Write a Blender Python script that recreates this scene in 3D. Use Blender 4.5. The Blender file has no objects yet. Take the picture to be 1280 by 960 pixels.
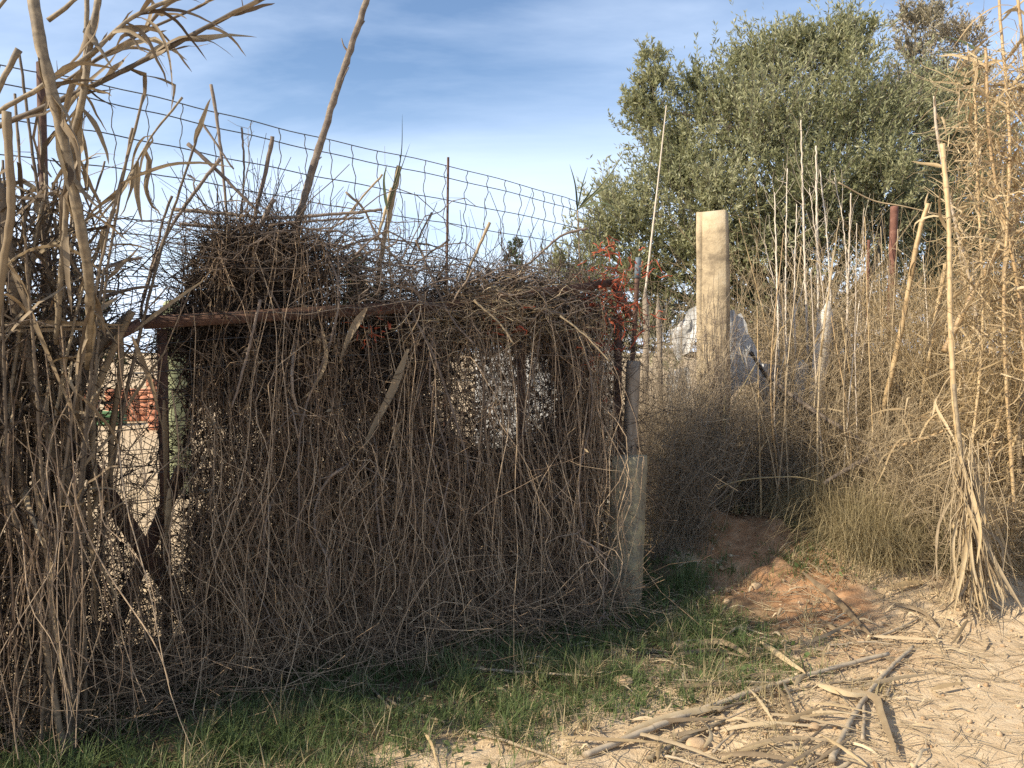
import bpy, math
import numpy as np
R = math.radians
rng = np.random.default_rng(11)

# ------------------------------------------------------------------ camera, sky, sun, exposure
EYE, F, PITCH = 1.6, 985.0, math.atan(40 / 985.0)
scene = bpy.context.scene
col = scene.collection
cam_d = bpy.data.cameras.new('camera'); cam = bpy.data.objects.new('camera', cam_d); col.objects.link(cam)
cam_d.sensor_width = 36; cam_d.lens = F / 1280 * 36; cam_d.clip_end = 3000; cam_d.clip_start = 0.05
cam.location = (0, 0, EYE); cam.rotation_euler = (R(90) - PITCH, 0, 0)
scene.camera = cam
SUN_FROM = np.array([-0.91, -0.42]); SUN_FROM /= np.linalg.norm(SUN_FROM); SUN_EL = R(34)
world = bpy.data.worlds.new('World'); scene.world = world; world.use_nodes = True
wt = world.node_tree; wt.nodes.clear()
def wn(t, **k):
    n = wt.nodes.new(t)
    for a, v in k.items(): setattr(n, a, v)
    return n
sky = wn('ShaderNodeTexSky', sky_type='NISHITA', sun_disc=False, sun_elevation=SUN_EL, air_density=1.0, dust_density=0.5, ozone_density=3.0)
sky.sun_rotation = math.atan2(SUN_FROM[0], SUN_FROM[1])
tc = wn('ShaderNodeTexCoord'); sep = wn('ShaderNodeSeparateXYZ'); wt.links.new(tc.outputs['Generated'], sep.inputs[0])
zz = wn('ShaderNodeMath', operation='ADD'); zz.inputs[1].default_value = 0.3; wt.links.new(sep.outputs[2], zz.inputs[0])
dx = wn('ShaderNodeMath', operation='DIVIDE'); dy = wn('ShaderNodeMath', operation='DIVIDE')
for d_, s_ in ((dx, 0), (dy, 1)): wt.links.new(sep.outputs[s_], d_.inputs[0]); wt.links.new(zz.outputs[0], d_.inputs[1])
cmb = wn('ShaderNodeCombineXYZ'); wt.links.new(dx.outputs[0], cmb.inputs[0]); wt.links.new(dy.outputs[0], cmb.inputs[1])
mp = wn('ShaderNodeMapping'); mp.inputs['Scale'].default_value = (0.5, 0.8, 1); mp.inputs['Rotation'].default_value = (0, 0, R(40)); mp.inputs['Location'].default_value = (0.4, 1.9, 0)
wt.links.new(cmb.outputs[0], mp.inputs[0])
ns = wn('ShaderNodeTexNoise'); ns.inputs['Scale'].default_value = 1.3; ns.inputs['Detail'].default_value = 9; ns.inputs['Roughness'].default_value = 0.56; ns.inputs['Distortion'].default_value = 0.5
wt.links.new(mp.outputs[0], ns.inputs['Vector'])
rp = wn('ShaderNodeMapRange'); rp.inputs[1].default_value = 0.43; rp.inputs[2].default_value = 0.72; rp.inputs[3].default_value = 0.0; rp.inputs[4].default_value = 0.62
wt.links.new(ns.outputs[0], rp.inputs[0])
hz = wn('ShaderNodeMapRange', interpolation_type='SMOOTHSTEP'); hz.inputs[1].default_value = 0.02; hz.inputs[2].default_value = 0.34; hz.inputs[3].default_value = 0.75; hz.inputs[4].default_value = 0.0; wt.links.new(sep.outputs[2], hz.inputs[0])
ha = wn('ShaderNodeMath', operation='ADD', use_clamp=True); wt.links.new(rp.outputs[0], ha.inputs[0]); wt.links.new(hz.outputs[0], ha.inputs[1])
mix = wn('ShaderNodeMix', data_type='RGBA'); wt.links.new(ha.outputs[0], mix.inputs[0]); wt.links.new(sky.outputs[0], mix.inputs[6]); mix.inputs[7].default_value = (5.9, 6.8, 8.2, 1)
bg = wn('ShaderNodeBackground'); bg.inputs[1].default_value = 0.112; wt.links.new(mix.outputs[2], bg.inputs[0])
wo = wn('ShaderNodeOutputWorld'); wt.links.new(bg.outputs[0], wo.inputs[0])
sun_d = bpy.data.lights.new('sun', 'SUN'); sun_d.energy = 4.6; sun_d.angle = R(0.53); sun_d.color = (1.0, 0.88, 0.69)
sun = bpy.data.objects.new('sun', sun_d); col.objects.link(sun); sun.location = (-20, -6, 20)
sv = np.array([SUN_FROM[0] * math.cos(SUN_EL), SUN_FROM[1] * math.cos(SUN_EL), math.sin(SUN_EL)])
from mathutils import Vector
sun.rotation_euler = Vector(sv).to_track_quat('Z', 'Y').to_euler()
vs = scene.view_settings; vs.view_transform = 'Standard'; vs.look = 'None'; vs.exposure = 0.76; vs.gamma = 1.0; vs.use_curve_mapping = False
scene.cycles.use_denoising = False; scene.cycles.max_bounces = 6; scene.cycles.transparent_max_bounces = 6; scene.cycles.diffuse_bounces = 3

# ------------------------------------------------------------------ helpers
def at(px, py, Y):
    a, b = (px - 640) / F, (480 - py) / F
    d = np.array([a, math.cos(PITCH) + b * math.sin(PITCH), b * math.cos(PITCH) - math.sin(PITCH)])
    return np.array([0, 0, EYE]) + d * (Y / d[1])
def sst(a, b, x): t = np.clip((x - a) / (b - a), 0, 1); return t * t * (3 - 2 * t)
def gz(x, y):
    x = np.asarray(x, float); y = np.asarray(y, float)
    z = 0.46 * sst(4.25, 6.3, y - 0.12 * np.sin(2.1 * x)) * sst(-0.7, 1.5, x) * (1 - 0.3 * sst(9, 20, y))
    m = sst(-0.2, 2.5, x) * (1 - sst(3.6, 5.2, y)); rough = 1 - 0.75 * m
    n = 0.012 * np.sin(5.3 * x + 1.3 * y) * np.sin(4.1 * y - 2.2 * x) + 0.008 * np.sin(13 * x + 7 * y + 1) * np.sin(11 * y - 5 * x) + 0.005 * np.sin(31 * x - 9 * y) * np.sin(27 * y + 12 * x)
    far = 1 - sst(12, 25, np.hypot(x, y))
    return z + n * rough * (0.3 + 0.7 * far) * 1.4 + 0.03 * np.sin(0.35 * x + 1) * np.sin(0.23 * y)
def on_ground(px, py, lift=0.0):
    p0 = np.array([0, 0, EYE]); d = at(px, py, 1.0) - p0
    s = np.linspace(1.5, 60, 6000); q = p0 + s[:, None] * d
    k = np.argmax(q[:, 2] < gz(q[:, 0], q[:, 1]) + lift)
    return q[k]
def vnoise(n, k, h=3):
    """smooth random offsets, zero at the root: (n,k,3)"""
    t = np.linspace(0, 1, k)[None, :, None]; o = 0
    for i in range(1, h + 1):
        A = rng.normal(size=(n, 1, 3)) / i; ph = rng.uniform(0, 6.283, (n, 1, 3))
        o = o + A * (np.sin(i * 3.3 * t + ph) - np.sin(ph))
    return o
def unit(v): return v / np.maximum(np.linalg.norm(v, axis=-1, keepdims=True), 1e-9)
def tubes(P, rad, S=4, rnd=None):
    P = np.asarray(P, float)
    if P.ndim == 2: P = P[None]
    N, K, _ = P.shape; rad = np.asarray(rad, float)
    if rad.ndim == 2 and rad.shape[1] not in (1, K): rad = rad[:, np.round(np.linspace(0, rad.shape[1] - 1, K)).astype(int)]
    rad = np.broadcast_to(rad, (N, K))
    T = unit(np.gradient(P, axis=1)); ref = unit(np.array([0.31, 0.9, 0.12]))
    n1 = unit(np.cross(T, ref)); n2 = np.cross(T, n1)
    a = np.arange(S) * 2 * math.pi / S
    V = P[:, :, None] + rad[:, :, None, None] * (np.cos(a)[None, None, :, None] * n1[:, :, None] + np.sin(a)[None, None, :, None] * n2[:, :, None])
    idx = np.arange(N * K * S).reshape(N, K, S)
    q = np.stack([idx[:, :-1], np.roll(idx, -1, 2)[:, :-1], np.roll(idx, -1, 2)[:, 1:], idx[:, 1:]], -1).reshape(-1, 4)
    q = q[:, ::-1]
    al = np.concatenate([np.zeros((N, 1)), np.cumsum(np.linalg.norm(np.diff(P, axis=1), axis=2), 1)], 1)
    if rnd is None: rnd = rng.random(N)
    return [V.reshape(-1, 3), q, np.repeat(np.broadcast_to(np.asarray(rnd, float), (N,)), K * S), np.repeat(al.ravel(), S)]
def ribbons(P, W, B, rnd=None, fold=0.25):
    P = np.asarray(P, float)
    if P.ndim == 2: P, B = P[None], np.asarray(B)[None]
    N, K, _ = P.shape; W = np.broadcast_to(np.asarray(W, float), (N, K))
    T = unit(np.gradient(P, axis=1)); B = unit(B - (B * T).sum(-1, keepdims=True) * T); Nn = np.cross(T, B)
    V = np.stack([P - B * W[..., None] / 2 + Nn * W[..., None] * fold, P, P + B * W[..., None] / 2 + Nn * W[..., None] * fold], 2)
    idx = np.arange(N * K * 3).reshape(N, K, 3)
    q = np.stack([idx[:, :-1, :-1], idx[:, :-1, 1:], idx[:, 1:, 1:], idx[:, 1:, :-1]], -1).reshape(-1, 4)
    if rnd is None: rnd = rng.random(N)
    al = np.broadcast_to(np.linspace(0, 1, K), (N, K))
    return [V.reshape(-1, 3), q, np.repeat(np.broadcast_to(np.asarray(rnd, float), (N,)), K * 3), np.repeat(al.ravel(), 3)]
def blades(P, W, B, rnd=None):
    N, K, _ = P.shape; W = np.broadcast_to(np.asarray(W, float), (N, K)); B = unit(np.broadcast_to(B, P.shape))
    V = np.stack([P - B * W[..., None] / 2, P + B * W[..., None] / 2], 2)
    idx = np.arange(N * K * 2).reshape(N, K, 2)
    q = np.stack([idx[:, :-1, 0], idx[:, :-1, 1], idx[:, 1:, 1], idx[:, 1:, 0]], -1).reshape(-1, 4)
    if rnd is None: rnd = rng.random(N)
    al = np.broadcast_to(np.linspace(0, 1, K), (N, K))
    return [V.reshape(-1, 3), q, np.repeat(np.broadcast_to(rnd, (N,)), K * 2), np.repeat(al.ravel(), 2)]
def merge(*ms):
    o = 0; V = []; Q = []; A = []; L = []
    for v, q, a, l in ms: V.append(v); Q.append(q + o); A.append(a); L.append(l); o += len(v)
    return [np.concatenate(V), np.concatenate(Q), np.concatenate(A), np.concatenate(L)]
def box(c, s, ax=None, taper=1.0, rough=0.0, div=1):
    """box centred at c with half sizes s, optional 3x3 axes (rows); returns mesh arrays"""
    v = np.array([[x, y, z] for z in (-1, 1) for y in (-1, 1) for x in (-1, 1)], float)
    v[v[:, 2] > 0, :2] *= taper
    v = v * np.asarray(s)
    if rough: v = v + rng.normal(scale=rough, size=v.shape)
    if ax is not None: v = v @ np.asarray(ax)
    q = np.array([[0, 2, 3, 1], [4, 5, 7, 6], [0, 1, 5, 4], [2, 6, 7, 3], [0, 4, 6, 2], [1, 3, 7, 5]])
    return [v + np.asarray(c), q, np.full(8, rng.random()), np.zeros(8)]
def beam(p, q, w, d, up=(0, 0, 1)):
    p, q = np.asarray(p, float), np.asarray(q, float); x = unit(q - p); n = unit(np.cross(x, np.asarray(up, float))); u = np.cross(n, x)
    return box((p + q) / 2, (np.linalg.norm(q - p) / 2, d / 2, w / 2), np.array([x, n, u]))
BASE = {}
def to_mesh(name, m, mat, off, smooth=True):
    V, q, a, l = m; me = bpy.data.meshes.new(name); V = V - off
    me.vertices.add(len(V)); me.vertices.foreach_set('co', V.astype(np.float32).ravel())
    me.loops.add(q.size); me.loops.foreach_set('vertex_index', q.astype(np.int32).ravel())
    me.polygons.add(len(q)); me.polygons.foreach_set('loop_start', np.arange(0, q.size, q.shape[1], dtype=np.int32))
    me.update(calc_edges=True)
    if smooth: me.polygons.foreach_set('use_smooth', np.ones(len(q), bool))
    for nm, arr in (('rnd', a), ('along', l)):
        at_ = me.attributes.new(nm, 'FLOAT', 'POINT'); at_.data.foreach_set('value', np.asarray(arr, np.float32))
    me.materials.append(mat); return me
def props(o, label=None, cat=None, group=None, kind=None):
    for k, v in (('label', label), ('category', cat), ('group', group), ('kind', kind)):
        if v: o[k] = v
    return o
def thing(name, label, cat, loc, group=None, kind=None):
    o = bpy.data.objects.new(name, None); o.empty_display_size = 0.1; col.objects.link(o); o.location = loc; BASE[o.name] = np.asarray(loc, float)
    return props(o, label, cat, group, kind)
def part(name, m, mat, parent, smooth=True, kind=None, label=None):
    b = BASE[parent.name]; o = bpy.data.objects.new(name, to_mesh(name, m, mat, b, smooth)); col.objects.link(o); o.parent = parent; BASE[o.name] = b
    return props(o, label, None, None, kind)
def single(name, m, mat, label=None, cat=None, group=None, kind=None, smooth=True):
    V = m[0]; b = np.array([*(V.min(0) + V.max(0))[:2] / 2, V[:, 2].min()])
    o = bpy.data.objects.new(name, to_mesh(name, m, mat, b, smooth)); col.objects.link(o); o.location = b; BASE[o.name] = b
    return props(o, label, cat, group, kind)

# ------------------------------------------------------------------ materials
def material(name, stops, rough=0.8, transl=0.0, nscale=40, nmix=0.35, bump=0.0, nodes_dark=False, attr='rnd', metallic=0, spec=0.25, stretch=None):
    m = bpy.data.materials.new(name); m.use_nodes = True; t = m.node_tree; N = t.nodes; L = t.links
    b = N['Principled BSDF']; b.inputs['Roughness'].default_value = rough; b.inputs['Metallic'].default_value = metallic; b.inputs['Specular IOR Level'].default_value = spec
    a = N.new('ShaderNodeAttribute'); a.attribute_name = attr
    n = N.new('ShaderNodeTexNoise'); n.inputs['Scale'].default_value = nscale; n.inputs['Detail'].default_value = 5; n.inputs['Roughness'].default_value = 0.65
    tcn = N.new('ShaderNodeTexCoord')
    if stretch:
        mpp = N.new('ShaderNodeMapping'); mpp.inputs['Scale'].default_value = stretch; L.new(tcn.outputs['Object'], mpp.inputs[0]); L.new(mpp.outputs[0], n.inputs['Vector'])
    else: L.new(tcn.outputs['Object'], n.inputs['Vector'])
    mx = N.new('ShaderNodeMix'); mx.data_type = 'FLOAT'; mx.inputs[0].default_value = nmix
    nr = N.new('ShaderNodeMapRange'); nr.inputs[1].default_value = 0.25; nr.inputs[2].default_value = 0.75; L.new(n.outputs[0], nr.inputs[0])
    L.new(a.outputs['Fac'], mx.inputs[2]); L.new(nr.outputs[0], mx.inputs[3])
    cr = N.new('ShaderNodeValToRGB'); e = cr.color_ramp.elements
    while len(e) < len(stops): e.new(0.5)
    for i, (p, c) in enumerate(stops): e[i].position = p; e[i].color = (*c, 1)
    L.new(mx.outputs[0], cr.inputs[0]); out = cr.outputs[0]
    if nodes_dark:
        al = N.new('ShaderNodeAttribute'); al.attribute_name = 'along'
        w = N.new('ShaderNodeMath'); w.operation = 'PINGPONG'; w.inputs[1].default_value = 0.095; L.new(al.outputs['Fac'], w.inputs[0])
        rr = N.new('ShaderNodeMapRange'); rr.inputs[1].default_value = 0.0; rr.inputs[2].default_value = 0.008; rr.inputs[3].default_value = 0.62; rr.inputs[4].default_value = 1.0; L.new(w.outputs[0], rr.inputs[0])
        mm = N.new('ShaderNodeMix'); mm.data_type = 'RGBA'; mm.blend_type = 'MULTIPLY'; mm.inputs[0].default_value = 1; L.new(out, mm.inputs[6]); L.new(rr.outputs[0], mm.inputs[7]); out = mm.outputs[2]
    L.new(out, b.inputs['Base Color'])
    if bump:
        bp = N.new('ShaderNodeBump'); bp.inputs['Strength'].default_value = bump; bp.inputs['Distance'].default_value = 0.01; n9 = N.new('ShaderNodeTexNoise'); n9.inputs['Scale'].default_value = nscale * 11; n9.inputs['Detail'].default_value = 6; L.new(tcn.outputs['Object'], n9.inputs['Vector']); a9 = N.new('ShaderNodeMath'); a9.operation = 'MULTIPLY_ADD'; a9.inputs[1].default_value = .6; L.new(n9.outputs[0], a9.inputs[0]); L.new(n.outputs[0], a9.inputs[2]); L.new(a9.outputs[0], bp.inputs['Height']); L.new(bp.outputs[0], b.inputs['Normal'])
    if transl:
        tr = N.new('ShaderNodeBsdfTranslucent'); L.new(out, tr.inputs[0]); ms = N.new('ShaderNodeMixShader'); ms.inputs[0].default_value = transl
        L.new(b.outputs[0], ms.inputs[1]); L.new(tr.outputs[0], ms.inputs[2]); L.new(ms.outputs[0], N['Material Output'].inputs[0])
    return m
M = {}
M['stem'] = material('dry_stem', [(0, (.06, .04, .027)), (.45, (.21, .143, .092)), (.8, (.43, .315, .20)), (1, (.60, .465, .31))], nscale=30, nmix=.3)
M['greystem'] = material('grey_tan_stem', [(0, (.08, .065, .048)), (.5, (.25, .20, .14)), (1, (.50, .41, .29))], nscale=30, nmix=.3)
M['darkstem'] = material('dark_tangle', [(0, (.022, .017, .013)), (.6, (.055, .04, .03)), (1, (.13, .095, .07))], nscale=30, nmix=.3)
M['flake'] = material('dead_leaf_flake', [(0, (.025, .018, .014)), (.7, (.06, .042, .03)), (1, (.20, .135, .08))], transl=.12, nscale=60)
M['straw'] = material('pale_straw', [(0, (.27, .20, .125)), (.5, (.44, .345, .215)), (1, (.62, .50, .33))], nscale=25, transl=.1)
M['goldstraw'] = material('golden_straw', [(0, (.24, .165, .085)), (.5, (.43, .32, .17)), (1, (.62, .49, .29))], nscale=25, transl=.15)
M['twig'] = material('grey_twig', [(0, (.10, .075, .058)), (.5, (.20, .155, .12)), (1, (.34, .27, .20))], nscale=40, nmix=.5, bump=.3)
M['bark'] = material('weathered_stalk', [(0, (.07, .052, .04)), (.5, (.17, .135, .105)), (1, (.33, .27, .20))], nscale=25, nmix=.8, bump=.5)
M['palestem'] = material('bleached_stem', [(0, (.38, .31, .24)), (.5, (.56, .48, .38)), (1, (.72, .65, .54))], nscale=30)
M['cane'] = material('reed_cane', [(0, (.085, .066, .046)), (.4, (.20, .155, .10)), (.75, (.34, .265, .165)), (1, (.42, .335, .22))], rough=.65, nscale=26, nmix=.85, nodes_dark=True, spec=.4)
M['darkcane'] = material('old_reed_cane', [(0, (.06, .048, .036)), (.5, (.15, .115, .08)), (1, (.30, .225, .14))], rough=.65, nscale=16, nmix=.6, nodes_dark=True)
M['goldcane'] = material('golden_reed_cane', [(0, (.20, .12, .06)), (.35, (.38, .26, .13)), (.75, (.53, .40, .22)), (1, (.62, .50, .32))], rough=.55, nscale=14, nmix=.6, nodes_dark=True, spec=.4)
M['greycane'] = material('grey_fallen_cane', [(0, (.22, .175, .125)), (.5, (.38, .305, .21)), (1, (.52, .42, .295))], rough=.6, nscale=14, nmix=.6, nodes_dark=True)
M['leaf'] = material('dry_reed_leaf', [(0, (.13, .09, .055)), (.5, (.28, .21, .13)), (1, (.46, .365, .23))], rough=.6, transl=.25, nscale=14, nmix=.45)
M['oldleaf'] = material('old_brown_leaf', [(0, (.05, .037, .026)), (.6, (.13, .095, .062)), (1, (.28, .21, .135))], rough=.7, transl=.15, nscale=14)
M['goldleaf'] = material('golden_reed_leaf', [(0, (.28, .19, .10)), (.5, (.47, .355, .20)), (1, (.64, .52, .34))], rough=.6, transl=.25, nscale=14, nmix=.45)
M['greenleaf'] = material('green_reed_leaf', [(0, (.05, .065, .035)), (.6, (.10, .12, .06)), (1, (.20, .19, .10))], rough=.55, transl=.2, nscale=12)
M['grass'] = material('green_grass', [(0, (.06, .09, .03)), (.42, (.115, .16, .055)), (.7, (.19, .22, .09)), (.88, (.33, .285, .145)), (1, (.45, .37, .21))], rough=.6, transl=.3, nscale=8, nmix=.4)
M['tussock'] = material('tussock_blade', [(0, (.12, .115, .055)), (.4, (.26, .21, .11)), (1, (.48, .385, .22))], rough=.7, transl=.2, nscale=6, nmix=.3)
M['olive'] = material('olive_leaf', [(0, (.17, .18, .085)), (.45, (.32, .325, .17)), (.85, (.43, .42, .25)), (1, (.52, .49, .34))], rough=.45, transl=.42, nscale=2.2, nmix=.35, spec=.4)
M['sparse'] = material('sparse_leaf', [(0, (.21, .20, .13)), (.5, (.33, .29, .20)), (1, (.48, .39, .26))], rough=.6, transl=.25, nscale=3)
M['farleaf'] = material('far_foliage', [(0, (.05, .07, .035)), (.6, (.09, .11, .055)), (1, (.15, .16, .085))], rough=.7, transl=.15, nscale=.6)
M['wood'] = material('tree_bark', [(0, (.06, .05, .04)), (1, (.18, .15, .12))], nscale=12, nmix=.8, bump=.6)
M['wire'] = material('galvanised_wire', [(0, (.06, .06, .06)), (1, (.14, .135, .13))], rough=.6, metallic=.3, nscale=20)
M['rust'] = material('rusty_steel', [(0, (.055, .034, .026)), (.5, (.11, .062, .045)), (.8, (.17, .095, .065)), (1, (.26, .19, .16))], rough=.75, nscale=28, nmix=.85, bump=.25)
M['redrust'] = material('red_oxide_steel', [(0, (.09, .042, .03)), (.6, (.17, .078, .055)), (1, (.27, .15, .11))], rough=.75, nscale=20, nmix=.85, bump=.2)
M['concrete'] = material('weathered_concrete', [(0, (.09, .072, .05)), (.32, (.26, .205, .135)), (.55, (.42, .335, .215)), (1, (.52, .44, .31))], rough=.9, nscale=7, nmix=.95, bump=.6)
M['mossconcrete'] = material('mossy_concrete', [(0, (.10, .09, .065)), (.4, (.22, .195, .14)), (.7, (.35, .30, .18)), (1, (.46, .40, .24))], rough=.95, nscale=11, nmix=.95, bump=.5)
M['board'] = material('grey_board', [(0, (.12, .095, .07)), (.5, (.25, .205, .155)), (1, (.38, .32, .25))], nscale=6, nmix=.9, bump=.4, stretch=(6, 6, .7))
M['whiteboard'] = material('bleached_board', [(0, (.38, .34, .28)), (.5, (.60, .55, .47)), (1, (.74, .70, .62))], nscale=6, nmix=.8, bump=.3, stretch=(7, 7, .6))
M['pipe'] = material('blue_grey_pipe', [(0, (.09, .115, .135)), (1, (.17, .205, .23))], rough=.5, nscale=15, nmix=.7)
M['white'] = material('dirty_white_plastic', [(0, (.30, .29, .27)), (.45, (.52, .52, .51)), (1, (.70, .70, .70))], rough=.5, nscale=4, nmix=.75, bump=.05)
M['blue'] = material('faded_blue_plastic', [(0, (.08, .14, .36)), (1, (.16, .26, .55))], rough=.5, nscale=5, nmix=.7)
M['orange'] = material('orange_twine', [(0, (.26, .05, .028)), (.6, (.50, .12, .058)), (1, (.64, .22, .12))], rough=.6, transl=.2, nscale=20)
M['brick'] = material('orange_brick', [(0, (.32, .13, .075)), (.6, (.45, .20, .12)), (1, (.54, .31, .21))], rough=.9, nscale=9, nmix=.5)
M['greencrate'] = material('green_plastic', [(0, (.05, .11, .045)), (1, (.09, .19, .075))], rough=.5)
M['moss_post'] = material('lichen_post', [(0, (.20, .22, .12)), (1, (.36, .38, .22))], rough=.9, nscale=10, nmix=.8, bump=.3)
M['rock'] = material('tan_stone', [(0, (.30, .20, .12)), (.5, (.46, .33, .20)), (1, (.58, .45, .30))], rough=.95, nscale=22, nmix=.85, bump=.5)
M['pebble'] = material('soil_clod', [(0, (.26, .16, .085)), (.5, (.42, .30, .18)), (1, (.56, .46, .32))], rough=.95, nscale=40, nmix=.3)

def ground_material():
    m = bpy.data.materials.new('earth_and_sand'); m.use_nodes = True; t = m.node_tree; N = t.nodes; L = t.links; b = N['Principled BSDF']; b.inputs['Roughness'].default_value = .95; b.inputs['Specular IOR Level'].default_value = .1
    tcn = N.new('ShaderNodeTexCoord')
    def noise(s, d=8, r=.65):
        n = N.new('ShaderNodeTexNoise'); n.inputs['Scale'].default_value = s; n.inputs['Detail'].default_value = d; n.inputs['Roughness'].default_value = r; L.new(tcn.outputs['Object'], n.inputs['Vector']); return n
    def ramp(n, stops):
        c = N.new('ShaderNodeValToRGB'); e = c.color_ramp.elements
        while len(e) < len(stops): e.new(.5)
        for i, (p, k) in enumerate(stops): e[i].position = p; e[i].color = (*k, 1)
        L.new(n.outputs[0], c.inputs[0]); return c
    n1 = noise(1.6); n2 = noise(14); n3 = noise(70, 6)
    sand = ramp(n2, [(.25, (.43, .31, .185)), (.5, (.57, .43, .27)), (.75, (.66, .53, .36))])
    red = ramp(n2, [(.25, (.24, .125, .062)), (.5, (.37, .21, .11)), (.78, (.50, .335, .20))])
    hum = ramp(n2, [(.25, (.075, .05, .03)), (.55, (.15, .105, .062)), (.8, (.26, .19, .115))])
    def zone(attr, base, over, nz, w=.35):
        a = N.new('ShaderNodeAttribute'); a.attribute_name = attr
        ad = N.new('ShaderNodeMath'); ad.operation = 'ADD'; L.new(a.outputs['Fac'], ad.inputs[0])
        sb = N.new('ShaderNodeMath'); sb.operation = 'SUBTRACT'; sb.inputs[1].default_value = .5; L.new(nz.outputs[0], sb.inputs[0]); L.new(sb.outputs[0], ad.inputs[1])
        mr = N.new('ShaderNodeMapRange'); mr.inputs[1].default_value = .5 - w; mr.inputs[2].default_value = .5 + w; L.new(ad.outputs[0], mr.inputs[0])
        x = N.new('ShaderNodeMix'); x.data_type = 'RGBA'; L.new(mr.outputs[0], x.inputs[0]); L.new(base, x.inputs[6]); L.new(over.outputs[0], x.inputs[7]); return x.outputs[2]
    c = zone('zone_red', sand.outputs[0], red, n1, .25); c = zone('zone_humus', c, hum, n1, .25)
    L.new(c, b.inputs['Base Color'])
    ad = N.new('ShaderNodeMath'); ad.operation = 'ADD'; L.new(n2.outputs[0], ad.inputs[0]); L.new(n3.outputs[0], ad.inputs[1])
    bp = N.new('ShaderNodeBump'); bp.inputs['Strength'].default_value = .55; bp.inputs['Distance'].default_value = .02; L.new(ad.outputs[0], bp.inputs['Height']); L.new(bp.outputs[0], b.inputs['Normal'])
    return m

# ------------------------------------------------------------------ ground
GA, GB = np.array([-1.73, 3.70]), np.array([0.66, 5.0]); GD = (GB - GA) / np.linalg.norm(GB - GA); GN = np.array([GD[1], -GD[0]])   # gate line, normal towards the lane
def gate_uw(x, y): return (x - GA[0]) * GD[0] + (y - GA[1]) * GD[1], (x - GA[0]) * GN[0] + (y - GA[1]) * GN[1]
def gp(u, w, z): u, w, z = np.broadcast_arrays(u, w, z); return np.stack([GA[0] + u * GD[0] + w * GN[0], GA[1] + u * GD[1] + w * GN[1], z], -1)
def gate_u(px):
    a = (px - 640) / F; k = GD[1] / GD[0]; Y = (GA[1] - k * GA[0]) / (1 - k * a); return (a * Y - GA[0]) / GD[0]
def graded(segs):
    o = [np.array([segs[0][0]])]
    for a, b, n in segs: o.append(np.linspace(a, b, n + 1)[1:])
    return np.concatenate(o)
gx = graded([(-500, -40, 14), (-40, -6, 24), (-6, -3, 40), (-3, 4.2, 200), (4.2, 9, 50), (9, 40, 24), (40, 500, 14)])
gy = graded([(-60, -4, 10), (-4, 2.4, 30), (2.4, 7.2, 140), (7.2, 12, 50), (12, 60, 50), (60, 900, 20)])
X, Y = np.meshgrid(gx, gy); Z = gz(X, Y)
lump = sst(.7, 1.3, X) * (1 - sst(2.2, 2.9, X)) * sst(4.3, 4.8, Y) * (1 - sst(5.9, 6.5, Y))
Z = Z + lump * (0.03 * np.sin(9 * X + 3 * Y) * np.sin(8 * Y + 2) + 0.018 * np.sin(23 * X + 2) * np.sin(19 * Y + 5 * X))
idx = np.arange(X.size).reshape(X.shape)
gq = np.stack([idx[:-1, :-1], idx[:-1, 1:], idx[1:, 1:], idx[1:, :-1]], -1).reshape(-1, 4)
gm = [np.stack([X, Y, Z], -1).reshape(-1, 3), gq, np.zeros(X.size), np.zeros(X.size)]
ground = single('ground', gm, ground_material(), kind='structure')
ground.location = (0, 0, 0); ground.data.vertices.foreach_set('co', gm[0].astype(np.float32).ravel()); ground.data.update()
U, Wd = gate_uw(X, Y)
zr = sst(1.05, 1.4, X) * (1 - sst(1.8, 2.4, X)) * sst(4.2, 4.8, Y) * (1 - sst(6.2, 6.8, Y)) + .45 * sst(.1, .8, X) * (1 - sst(1.9, 2.6, X)) * sst(3.6, 4.1, Y) * (1 - sst(4.4, 5, Y))
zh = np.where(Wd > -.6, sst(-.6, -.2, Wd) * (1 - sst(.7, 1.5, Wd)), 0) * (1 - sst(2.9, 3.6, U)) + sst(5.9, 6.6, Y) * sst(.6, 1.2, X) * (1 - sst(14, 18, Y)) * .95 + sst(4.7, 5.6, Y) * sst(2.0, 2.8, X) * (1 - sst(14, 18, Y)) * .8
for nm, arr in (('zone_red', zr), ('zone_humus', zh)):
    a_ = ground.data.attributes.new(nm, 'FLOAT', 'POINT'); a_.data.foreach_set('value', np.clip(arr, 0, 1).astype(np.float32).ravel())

# clods and pebbles
phi = (1 + 5 ** .5) / 2
ICO = unit(np.array([[-1, phi, 0], [1, phi, 0], [-1, -phi, 0], [1, -phi, 0], [0, -1, phi], [0, 1, phi], [0, -1, -phi], [0, 1, -phi], [phi, 0, -1], [phi, 0, 1], [-phi, 0, -1], [-phi, 0, 1]]))
ICF = np.array([[0, 11, 5], [0, 5, 1], [0, 1, 7], [0, 7, 10], [0, 10, 11], [1, 5, 9], [5, 11, 4], [11, 10, 2], [10, 7, 6], [7, 1, 8], [3, 9, 4], [3, 4, 2], [3, 2, 6], [3, 6, 8], [3, 8, 9], [4, 9, 5], [2, 4, 11], [6, 2, 10], [8, 6, 7], [9, 8, 1]])
def stones(c, r, rough=.22):
    n = len(c); v = ICO[None] * (1 + rng.normal(scale=rough, size=(n, 12, 1))) * (r[:, None, None] * rng.uniform(.6, 1.2, (n, 1, 3)))
    V = c[:, None] + v; q = (ICF[None] + 12 * np.arange(n)[:, None, None]).reshape(-1, 3)
    return [V.reshape(-1, 3), q, np.repeat(rng.random(n), 12), np.zeros(n * 12)]
def scatter(n, x0, x1, y0, y1): return rng.uniform(x0, x1, n), rng.uniform(y0, y1, n)
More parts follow.
